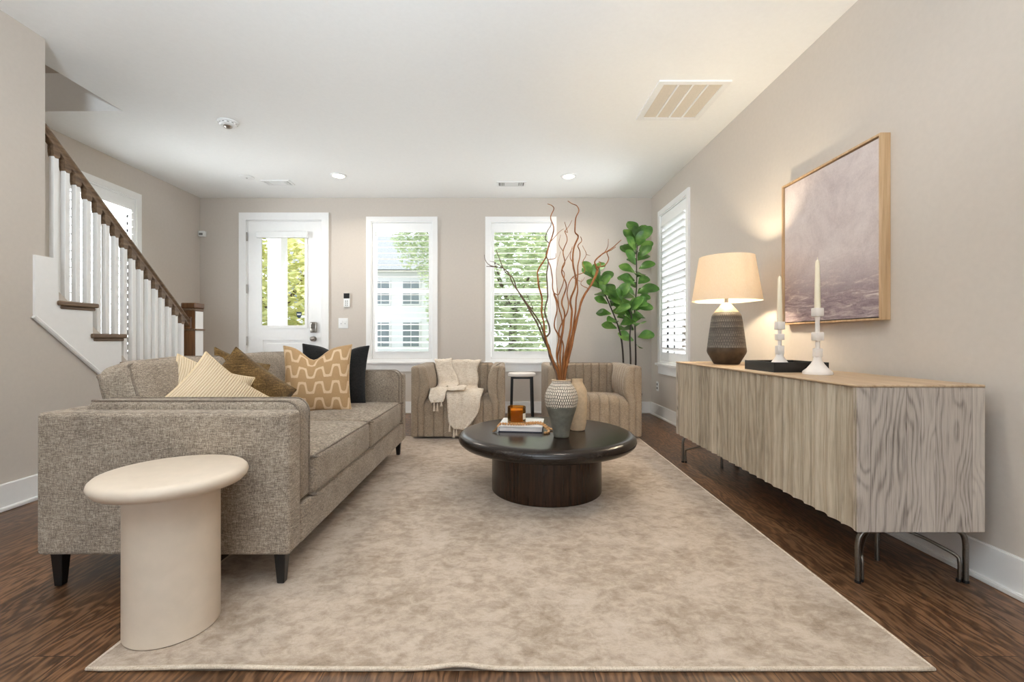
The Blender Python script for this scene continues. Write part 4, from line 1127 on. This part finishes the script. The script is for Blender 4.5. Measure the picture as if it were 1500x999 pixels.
L = [(-.62, 4.50, .44), (-.56, 4.40, .478), (-.53, 4.31, .484), (-.525, 4.262, .455)]
Q = [(-.40, 4.50, .44), (-.36, 4.40, .484), (-.36, 4.31, .486), (-.38, 4.262, .455)]
strip(bm, L, Q, 10, 8, .016, 11)
tb = obj('cloth', bm, M['throw'], thr, 80)
sd = tb.modifiers.new('thick', 'SOLIDIFY'); sd.thickness = .007; sd.offset = 1
for x, z, ln in ((-.645, .36, .085), (-.615, .35, .075), (-.578, .37, .05), (-.50, .17, .085), (-.462, .12, .09), (-.44, .11, .06)):
    bm = BM()
    for i in range(7):
        a_ = 2 * pi * i / 7; tube(bm, catmull([(x, 4.214, z), (x + .003 * cos(a_), 4.212 + .003 * sin(a_), z - .02), (x + .009 * cos(a_), 4.210 + .006 * sin(a_), z - ln)], 3), .0028, 5)
    obj('tassel', bm, M['throw'], thr, 60)

# ------------------------------------------------------------------ stool
t = thing('stool', 'small white-topped stool with black legs between the armchairs', 'stool', (.215, 5.45, 0))
bm = BM(); lathe(bm, [(0, .50), (.16, .50), (.166, .505), (.168, .52), (.164, .535), (.155, .54), (0, .541)], (.215, 5.45, 0), 48); obj('seat', bm, M['matte_white'], t, 40)
for s in (-1, 1):
    for q in (-1, 1):
        bm = BM(); x, y = .215 + s * .128, 5.45 + q * .10; xt = x - s * .006
        vs = bx(bm, x - .014, x + .014, y - .014, y + .014, 0, .50)
        for v in vs:
            if v.co.z > .4: v.co.x -= s * .012
        obj('leg', bm, M['black_metal'], t)
bm = BM()
for q in (-1, 1): bx(bm, .215 - .12, .215 + .12, 5.45 + q * .10 - .009, 5.45 + q * .10 + .009, .475, .499)
obj('apron', bm, M['black_metal'], t)

# ------------------------------------------------------------------ fiddle leaf fig
fx, fy = 1.47, 5.40
fig = thing('fig_plant', 'tall fiddle leaf fig plant in the corner behind the right armchair', 'plant', (fx, fy, 0))
bm = BM(); lathe(bm, [(0, 0), (.12, 0), (.13, .01), (.16, .26), (.165, .30), (.155, .30), (.145, .27), (0, .27)], (fx, fy, 0), 40); obj('pot', bm, M['pot'], fig, 40)
bm = BM(); lathe(bm, [(0, .262), (.144, .268), (.144, .275), (.07, .285), (0, .288)], (fx, fy, 0), 30); obj('soil', bm, M['soil'], fig, 40)
def fz(x, y, d): return V(840 + x / 4.54, 330 + y / 4.54, fy + d)
stems = [([(430, 960), (413, 940), (412, 750), (408, 560), (420, 400), (420, 200), (432, 85)], 0.02), ([(392, 960), (380, 935), (376, 740), (385, 600), (330, 520), (275, 480)], -.05), ([(340, 960), (332, 930), (322, 780), (300, 680), (262, 580), (205, 450), (165, 385), (125, 330)], -.02)]
random.seed(21)
sp_ = []
for pts, d in stems:
    P = [Vector((fx + (pts[0][0] - 390) / 4.54 / 123 * .8, fy + d, .275))] + [fz(x, y, d - .06 * i / len(pts)) for i, (x, y) in enumerate(pts[1:], 1)]
    sm = catmull(P, 8); sp_.append(sm); bm = BM()
    tube(bm, sm, [.0125 - .008 * i / len(sm) for i in range(len(sm))], 8); obj('stem', bm, M['fig_trunk'], fig, 60)
bm = BM()
def leaf(bm, base, d, up, ln, wd, droop):
    d = d.normalized(); s = d.cross(up).normalized(); u = s.cross(d).normalized(); n = 9; g = []
    for i in range(n + 1):
        f = i / n; w = wd * (sin(pi * min(1, f * .93 + .03)) ** .8) * (.45 + .75 * f) * (1.0 if f < .93 else .75)
        c = base + d * ln * f + u * (-droop * ln * f * f); row = []
        for k in (-2, -1, 0, 1, 2):
            q = k / 2; row.append(bm.verts.new(c + s * w * q + u * (abs(q) * .22 * w + .02 * ln * sin(f * 9 + k) * abs(q))))
        g.append(row)
    for i in range(n):
        for k in range(4): bm.faces.new((g[i][k], g[i + 1][k], g[i + 1][k + 1], g[i][k + 1]))
def leaves(sm, f0, f1, n, ph, ln0):
    for i in range(n):
        f = f0 + (f1 - f0) * i / max(1, n - 1); p = sm[min(len(sm) - 1, int(f * (len(sm) - 1)))]
        a = ph + i * 2.4 + random.uniform(-.4, .4)
        el = .15 + .75 * (i / n) + random.uniform(-.2, .25)
        d = Vector((cos(a) * cos(el), sin(a) * cos(el) * .8, sin(el)))
        ln = ln0 * random.uniform(.8, 1.12)
        b = p + d * .03
        tip = b + d * ln
        if tip.x > XR - .06: d.x -= (tip.x - XR + .08) / ln * 1.2
        if tip.y > YB - .06: d.y -= (tip.y - YB + .08) / ln * 1.2
        leaf(bm, b, d, Vector((0, -1.0, .75)), ln, ln * .40, random.uniform(.1, .35))
leaves(sp_[0], .50, 1.0, 36, 0.3, .20)
leaves(sp_[0], .30, .48, 8, 1.4, .21)
leaves(sp_[1], .50, 1.0, 14, 2.0, .20)
leaves(sp_[2], .40, 1.0, 24, 0.9, .19)
obj('foliage', bm, M['fig_leaf'], fig, 80)

# ------------------------------------------------------------------ sideboard
BX0, BX1, BY0, BY1, BZ0, BZ1 = 1.333, 1.82, 1.72, 3.53, .21, .768
sb = thing('sideboard', 'long weathered oak sideboard with ridged doors on steel legs', 'sideboard', ((BX0 + BX1) / 2, (BY0 + BY1) / 2, 0))
bm = BM(); bx(bm, BX0 + .03, BX1 - .002, BY0 + .022, BY1 - .022, BZ0 + .004, BZ1 - .018); obj('carcass', bm, M['board_top'], sb)
bm = BM(); bx(bm, BX0 - .001, BX1, BY0 - .002, BY1 + .002, BZ1 - .010, BZ1); bmesh.ops.bevel(bm, geom=bm.edges[:], offset=.003, segments=1, affect='EDGES'); obj('top', bm, M['board_top'], sb)
for y in (BY0, BY1 - .022):
    obj('end_panel', box(BX0 + .004, BX1 - .001, y, y + .022, BZ0, BZ1 - .0105, .002, 1), M['board_end'], sb)
dw = (BY1 - BY0 - .012) / 4
for i in range(4):
    y0 = BY0 + .006 + dw * i; y1 = y0 + dw - .004
    random.seed(40 + i); n = 6; bm = BM(); prof = []
    for k in range(n):                   # each board is a shallow scoop with raised edges
        a, b = y0 + (y1 - y0) * k / n, y0 + (y1 - y0) * (k + 1) / n; dp = random.uniform(.011, .016); sk = random.uniform(.35, .65)
        for f in (0, .08, .2, .35, .5, .65, .8, .92):
            prof.append((a + (b - a) * f, BX0 + dp * (1 - abs(f - sk) ** 1.6 / max(sk, 1 - sk) ** 1.6) * (1 if f > .01 else 0)))
    prof.append((y1, BX0))
    front = [[bm.verts.new((x, y, z)) for y, x in prof] for z in (BZ0 + .002, BZ1 - .0112)]
    rear = [[bm.verts.new((BX0 + .029, y, z)) for y, x in prof] for z in (BZ0 + .002, BZ1 - .0112)]
    for k in range(len(prof) - 1):
        for q in (front, rear): bm.faces.new((q[0][k], q[0][k + 1], q[1][k + 1], q[1][k]))
        for z in (0, 1): bm.faces.new((front[z][k], front[z][k + 1], rear[z][k + 1], rear[z][k]))
    for k in (0, -1): bm.faces.new((front[0][k], front[1][k], rear[1][k], rear[0][k]))
    obj('door', bm, M['board_front'], sb, 40)
# steel legs: tube with bent top, brace curving inwards, small foot
def sleg(x, y, sx, sy):
    bm = BM()
    tube(bm, catmull([(x + sx * .07, y, BZ0 - .008), (x + sx * .03, y, BZ0 - .010), (x + sx * .008, y, BZ0 - .03), (x, y, BZ0 - .065), (x, y, .1), (x, y, .008)], 5), .0095, 12)
    l = obj('leg', bm, M['steel'], sb, 50)
    bm = BM(); xs, ys = 1.59, (1.94 if sy > 0 else 3.32)
    tube(bm, catmull([(x + sx * .02, y + sy * .004, .012), (x + sx * .02, y + sy * .004, .075), (x + sx * .024, y + sy * .012, .098), (x + sx * .05, y + sy * .045, .117), (x + (xs - x) * .5, y + (ys - y) * .55, .142), (xs, ys, .172)], 6), .0065, 10); obj('brace', bm, M['steel'], l, 50)
    bm = BM(); tube(bm, [(x, y, .0), (x, y, .010)], .011, 14); tube(bm, [(x + sx * .02, y + sy * .008, .0), (x + sx * .02, y + sy * .008, .012)], .008, 10); obj('foot', bm, M['black_metal'], l, 40)
sleg(BX0 + .035, BY0 + .04, 1, 1); sleg(BX1 - .035, BY0 + .04, -1, 1); sleg(BX0 + .035, BY1 - .05, 1, -1); sleg(BX1 - .035, BY1 - .05, -1, -1)
for yy in (1.94, 3.32):
    bm = BM(); tube(bm, [(1.59, yy, .0), (1.59, yy, BZ0 + .003)], .009, 10); obj('support_leg', bm, M['steel'], sb, 40)

# table lamp
lx, ly = 1.545, 3.16
t = thing('table_lamp', 'lit table lamp with cream drum shade and carved charcoal ceramic base', 'lamp', (lx, ly, BZ1)); o = wl(t)
bm = BM()
LP = [(0, 0), (.078, 0), (.083, .005), (.122, .075), (.126, .09), (.124, .11), (.112, .21), (.098, .315), (.094, .335), (.085, .352), (.05, .392), (.03, .418), (.022, .424), (0, .425)]
lathe(bm, LP, o, 64, True); obj('base', bm, M['lamp_base'], t, 35)
bm = BM(); tube(bm, [o + Vector((0, 0, .424)), o + Vector((0, 0, .50))], .012, 14); obj('socket', bm, M['nickel'], t, 40)
bm = BM()
tube(bm, [o + Vector((.012, 0, .47)), o + Vector((.06, 0, .52)), o + Vector((.065, 0, .62)), o + Vector((.0, 0, .74))], .002, 6)
tube(bm, [o + Vector((-.012, 0, .47)), o + Vector((-.06, 0, .52)), o + Vector((-.065, 0, .62)), o + Vector((.0, 0, .74))], .002, 6)
for a_ in (0, 2 * pi / 3, 4 * pi / 3): tube(bm, [o + Vector((0, 0, .735)), o + Vector((.172 * cos(a_), .172 * sin(a_), .735))], .002, 6)
obj('harp', bm, M['nickel'], t, 40)
bm = BM(); lathe(bm, [(.222, .437), (.2235, .437), (.1765, .742), (.175, .742), (.222, .437)], o, 72); obj('lamp_shade', bm, M['shade'], t, 40)
bm = BM(); lathe(bm, [(0, .505), (.012, .505), (.016, .52), (.03, .555), (.028, .58), (.014, .595), (0, .598)], o, 24); obj('bulb', bm, M['bulb'], t, 60)
lamp('lamp_bulb_light', 'POINT', o + Vector((0, 0, .565)), (0, 0, 0), 105, (1, .84, .60), shadow_soft_size=.035)

# tray
tx0, tx1, ty0, ty1 = 1.40, 1.685, 2.36, 2.645
t = thing('tray', 'square black tray with raised rim on the sideboard', 'tray', ((tx0 + tx1) / 2, (ty0 + ty1) / 2, BZ1))
obj('bottom', box(tx0 + .01, tx1 - .01, ty0 + .01, ty1 - .01, BZ1, BZ1 + .012), M['black_metal'], t)
bm = BM()
for a_ in ((tx0, tx0 + .012, ty0, ty1), (tx1 - .012, tx1, ty0, ty1), (tx0 + .012, tx1 - .012, ty0, ty0 + .012), (tx0 + .012, tx1 - .012, ty1 - .012, ty1)): bx(bm, *a_, BZ1, BZ1 + .052)
obj('rim', bm, M['black_metal'], t)

# candle holders and tapers
def holder(x, y, z, zcup, blocks, label, clabel, ztop, r=.064):
    t = thing('candle_holder', label, 'candle holder', (x, y, z), 0, 'white candle holders on the sideboard'); o = Vector((x, y, z))
    bm = BM(); lathe(bm, [(0, 0), (r, 0), (r, .010), (r * .94, .016), (r * .72, .028), (r * .48, .048), (.02, .066), (.0175, .08), (0, .082)], o, 40); obj('base', bm, M['matte_white'], t, 40)
    h = zcup - z
    bm = BM(); lathe(bm, [(0, .06), (.0165, .06), (.0165, .09), (.010, .12), (.010, h - .06), (.013, h - .035), (0, h - .03)], o, 20); obj('stem', bm, M['matte_white'], t, 40)
    for zz, hh, rr in blocks: obj('block', box(x - rr, x + rr, y - rr, y + rr, z + zz, z + zz + hh, .004, 2), M['matte_white'], t, 40)
    obj('cup', box(x - .020, x + .020, y - .020, y + .020, zcup - .042, zcup, .004, 2), M['matte_white'], t, 40)
    c = thing('taper_candle', clabel, 'candle', (x, y, zcup), 0, 'ivory taper candles')
    bm = BM(); hh = ztop - zcup; lathe(bm, [(0, 0), (.0135, 0), (.0135, .03), (.0095, hh * .93), (.006, hh * .975), (0, hh)], (x, y, zcup), 20); obj('wax', bm, M['wax'], c, 50)
    bm = BM(); tube(bm, [(x, y, ztop - .002), (x + .001, y, ztop + .010)], .0012, 6); obj('wick', bm, M['wax'], c)
holder(1.496, 2.47, BZ1 + .0125, 1.035, [(.076, .05, .017), (.155, .034, .018)], 'shorter white candle holder standing in the black tray', 'ivory taper candle in the shorter holder on the tray', 1.285)
holder(1.55, 2.25, BZ1, 1.095, [(.085, .042, .0165), (.165, .042, .020)], 'taller white candle holder standing in front of the tray', 'ivory taper candle in the taller front holder', 1.335)

# framed canvas
PX, PY0, PY1, PZ0, PZ1 = 1.83, 2.212, 3.0, 1.035, 1.945
t = thing('framed_canvas', 'square muted mauve abstract canvas in a pale wood frame on the right wall', 'picture', (XR, (PY0 + PY1) / 2, (PZ0 + PZ1) / 2))
bm = BM()
for a_ in ((PY0, PY0 + .010, PZ0, PZ1), (PY1 - .010, PY1, PZ0, PZ1), (PY0 + .010, PY1 - .010, PZ0, PZ0 + .010), (PY0 + .010, PY1 - .010, PZ1 - .010, PZ1)): bx(bm, PX, XR - .001, *a_)
obj('frame', bm, M['frame_wood'], t)
bm = BM(); bx(bm, PX + .012, XR - .004, PY0 + .016, PY1 - .016, PZ0 + .016, PZ1 - .016); obj('canvas', bm, M['art'], t)
bm = BM(); bx(bm, PX + .03, XR - .002, PY0 + .009, PY1 - .009, PZ0 + .009, PZ1 - .009); obj('backing', bm, M['black_metal'], t)

# ------------------------------------------------------------------ outside
bm = BM(); bx(bm, -60, 60, YB + .17, 90, -1.0, -.55); bx(bm, 2.05, 60, -30, YB + .17, -1.0, -.55); bx(bm, -60, -4.05, -30, YB + .17, -1.0, -.55); struct(obj('ground_lawn', bm, M['lawn']))
bm = BM(); bx(bm, -60, 60, 17, 25, -.55, -.53); struct(obj('ground_street', bm, M['concrete']))
bm = BM(); bx(bm, -5.2, 2.2, YB + .17, 8.1, -.30, -.10); struct(obj('floor_porch', bm, M['concrete']))
bm = BM(); bx(bm, -5.2, -1.3, YB + .17, 8.1, 2.95, 3.15); struct(obj('ceiling_porch', bm, M['siding']))  # unseen roof, extent set to keep sun off the door glass
t = thing('porch_column', 'square white porch column outside the front door', 'column', (-3.83, 7.715, -.10))
bm = BM(); bx(bm, -3.945, -3.72, 7.60, 7.83, -.1, 2.95); obj('shaft', bm, M['siding'], t)
bm = BM(); bx(bm, -3.975, -3.69, 7.57, 7.86, -.1, .12); obj('plinth', bm, M['siding'], t)
t = thing('porch_railing', 'white porch railing beyond the front door', 'railing', (-4.5, 7.715, -.1))
bm = BM(); bx(bm, -5.2, -3.945, 7.68, 7.75, .84, .90); bx(bm, -5.2, -3.945, 7.68, 7.75, 0, .06); obj('rail', bm, M['siding'], t)
for i in range(10):
    x = -5.15 + i * .125; bm = BM(); bx(bm, x - .017, x + .017, 7.70, 7.735, .06, .84); obj('baluster', bm, M['siding'], t)

def tree(x, y, h, cr, cz_, mat, label, seed, n=6500, lf=.2):
    random.seed(seed)
    t = thing('street_tree', label, 'tree', (x, y, -.55), 0, 'trees outside the windows')
    bm = BM(); top = Vector((x + random.uniform(-.3, .3), y, cz_))
    tube(bm, catmull([(x, y, -.55), (x + .05, y, (cz_ - .55) * .4), top], 5), [.16 - .008 * i for i in range(11)], 8)
    for i in range(6):
        a_ = i * 1.05; tube(bm, [top - Vector((0, 0, .8)), top + Vector((cos(a_) * cr * .5, sin(a_) * cr * .5, cr * .3))], [.06, .02], 6)
    obj('trunk', bm, M['bark'], t, 50)
    bm = BM()
    for i in range(n):
        while True:
            p = Vector((random.uniform(-1, 1), random.uniform(-1, 1), random.uniform(-1, 1)))
            if .25 < p.length < 1 + .25 * noise.noise(p * 2.5 + Vector((seed, 0, 0))): break
        c = Vector((x, y, cz_)) + Vector((p.x * cr, p.y * cr, p.z * h))
        q = Matrix.Rotation(random.uniform(0, 6.3), 3, 'Z') @ Matrix.Rotation(random.uniform(-1.2, 1.2), 3, 'X')
        s = lf * random.uniform(.6, 1.3)
        bm.faces.new([bm.verts.new(c + q @ Vector(v) * s) for v in ((-.5, 0, 0), (0, -.3, .05), (.6, 0, 0), (0, .3, .05))])
    obj('foliage', bm, mat, t)
tree(-5.6, 11.5, 2.6, 1.7, 2.2, M['leaf_b'], 'yellow-green leafy tree seen through the front door glass', 3)
tree(-9.4, 13.6, 3.2, 1.8, 2.6, M['leaf_a'], 'green tree left of the porch column', 4)
tree(.2, 13.0, 3.4, 2.3, 2.4, M['leaf_a'], 'large green tree filling the middle window', 5, 11000)
tree(2.9, 18.6, 3.6, 2.2, 3.2, M['leaf_b'], 'pale green tree behind the large green tree', 6)
tree(-3.6, 23.0, 2.6, 2.0, 6.6, M['leaf_a'], 'tall thin tree beside the white house', 7)
tree(-2.3, 26.5, 3.6, 2.2, 3.6, M['leaf_a'], 'green tree at the right end of the white house', 8)

hs = thing('house', 'white house with grey roof across the street', 'house', (-9.0, 31, -.55))
bm = BM(); bx(bm, -15, -4.6, 29, 37, -.55, 5.3); obj('walls', bm, M['siding'], hs)
bm = BM(); prism(bm, [(28.4, 5.3), (37.6, 5.3), (33, 8.4)], 0, -15.4, -4.2); obj('roof', bm, M['roof'], hs)
for z0, z1 in ((.5, 2.0), (3.2, 4.6)):
    for i in range(5):
        x = -14 + i * 1.9
        f = obj('window_frame', box(x - .1, x + 1.1, 28.93, 29.02, z0 - .1, z1 + .1), M['siding'], hs)
        bm = BM(); bx(bm, x, x + .47, 28.90, 28.95, z0, z1); bx(bm, x + .53, x + 1.0, 28.90, 28.95, z0, z1); obj('panes', bm, M['house_glass'], f)
hs = thing('house', 'pale neighbouring house outside the right wall window', 'house', (9, 4, -.55))
bm = BM(); bx(bm, 6.0, 12, -6, 11, -.55, 3.0); obj('walls', bm, M['siding'], hs)
bm = BM(); prism(bm, [(5.6, 3.0), (12.4, 3.0), (9, 4.6)], 1, -6.4, 11.4); obj('roof', bm, M['roof'], hs)
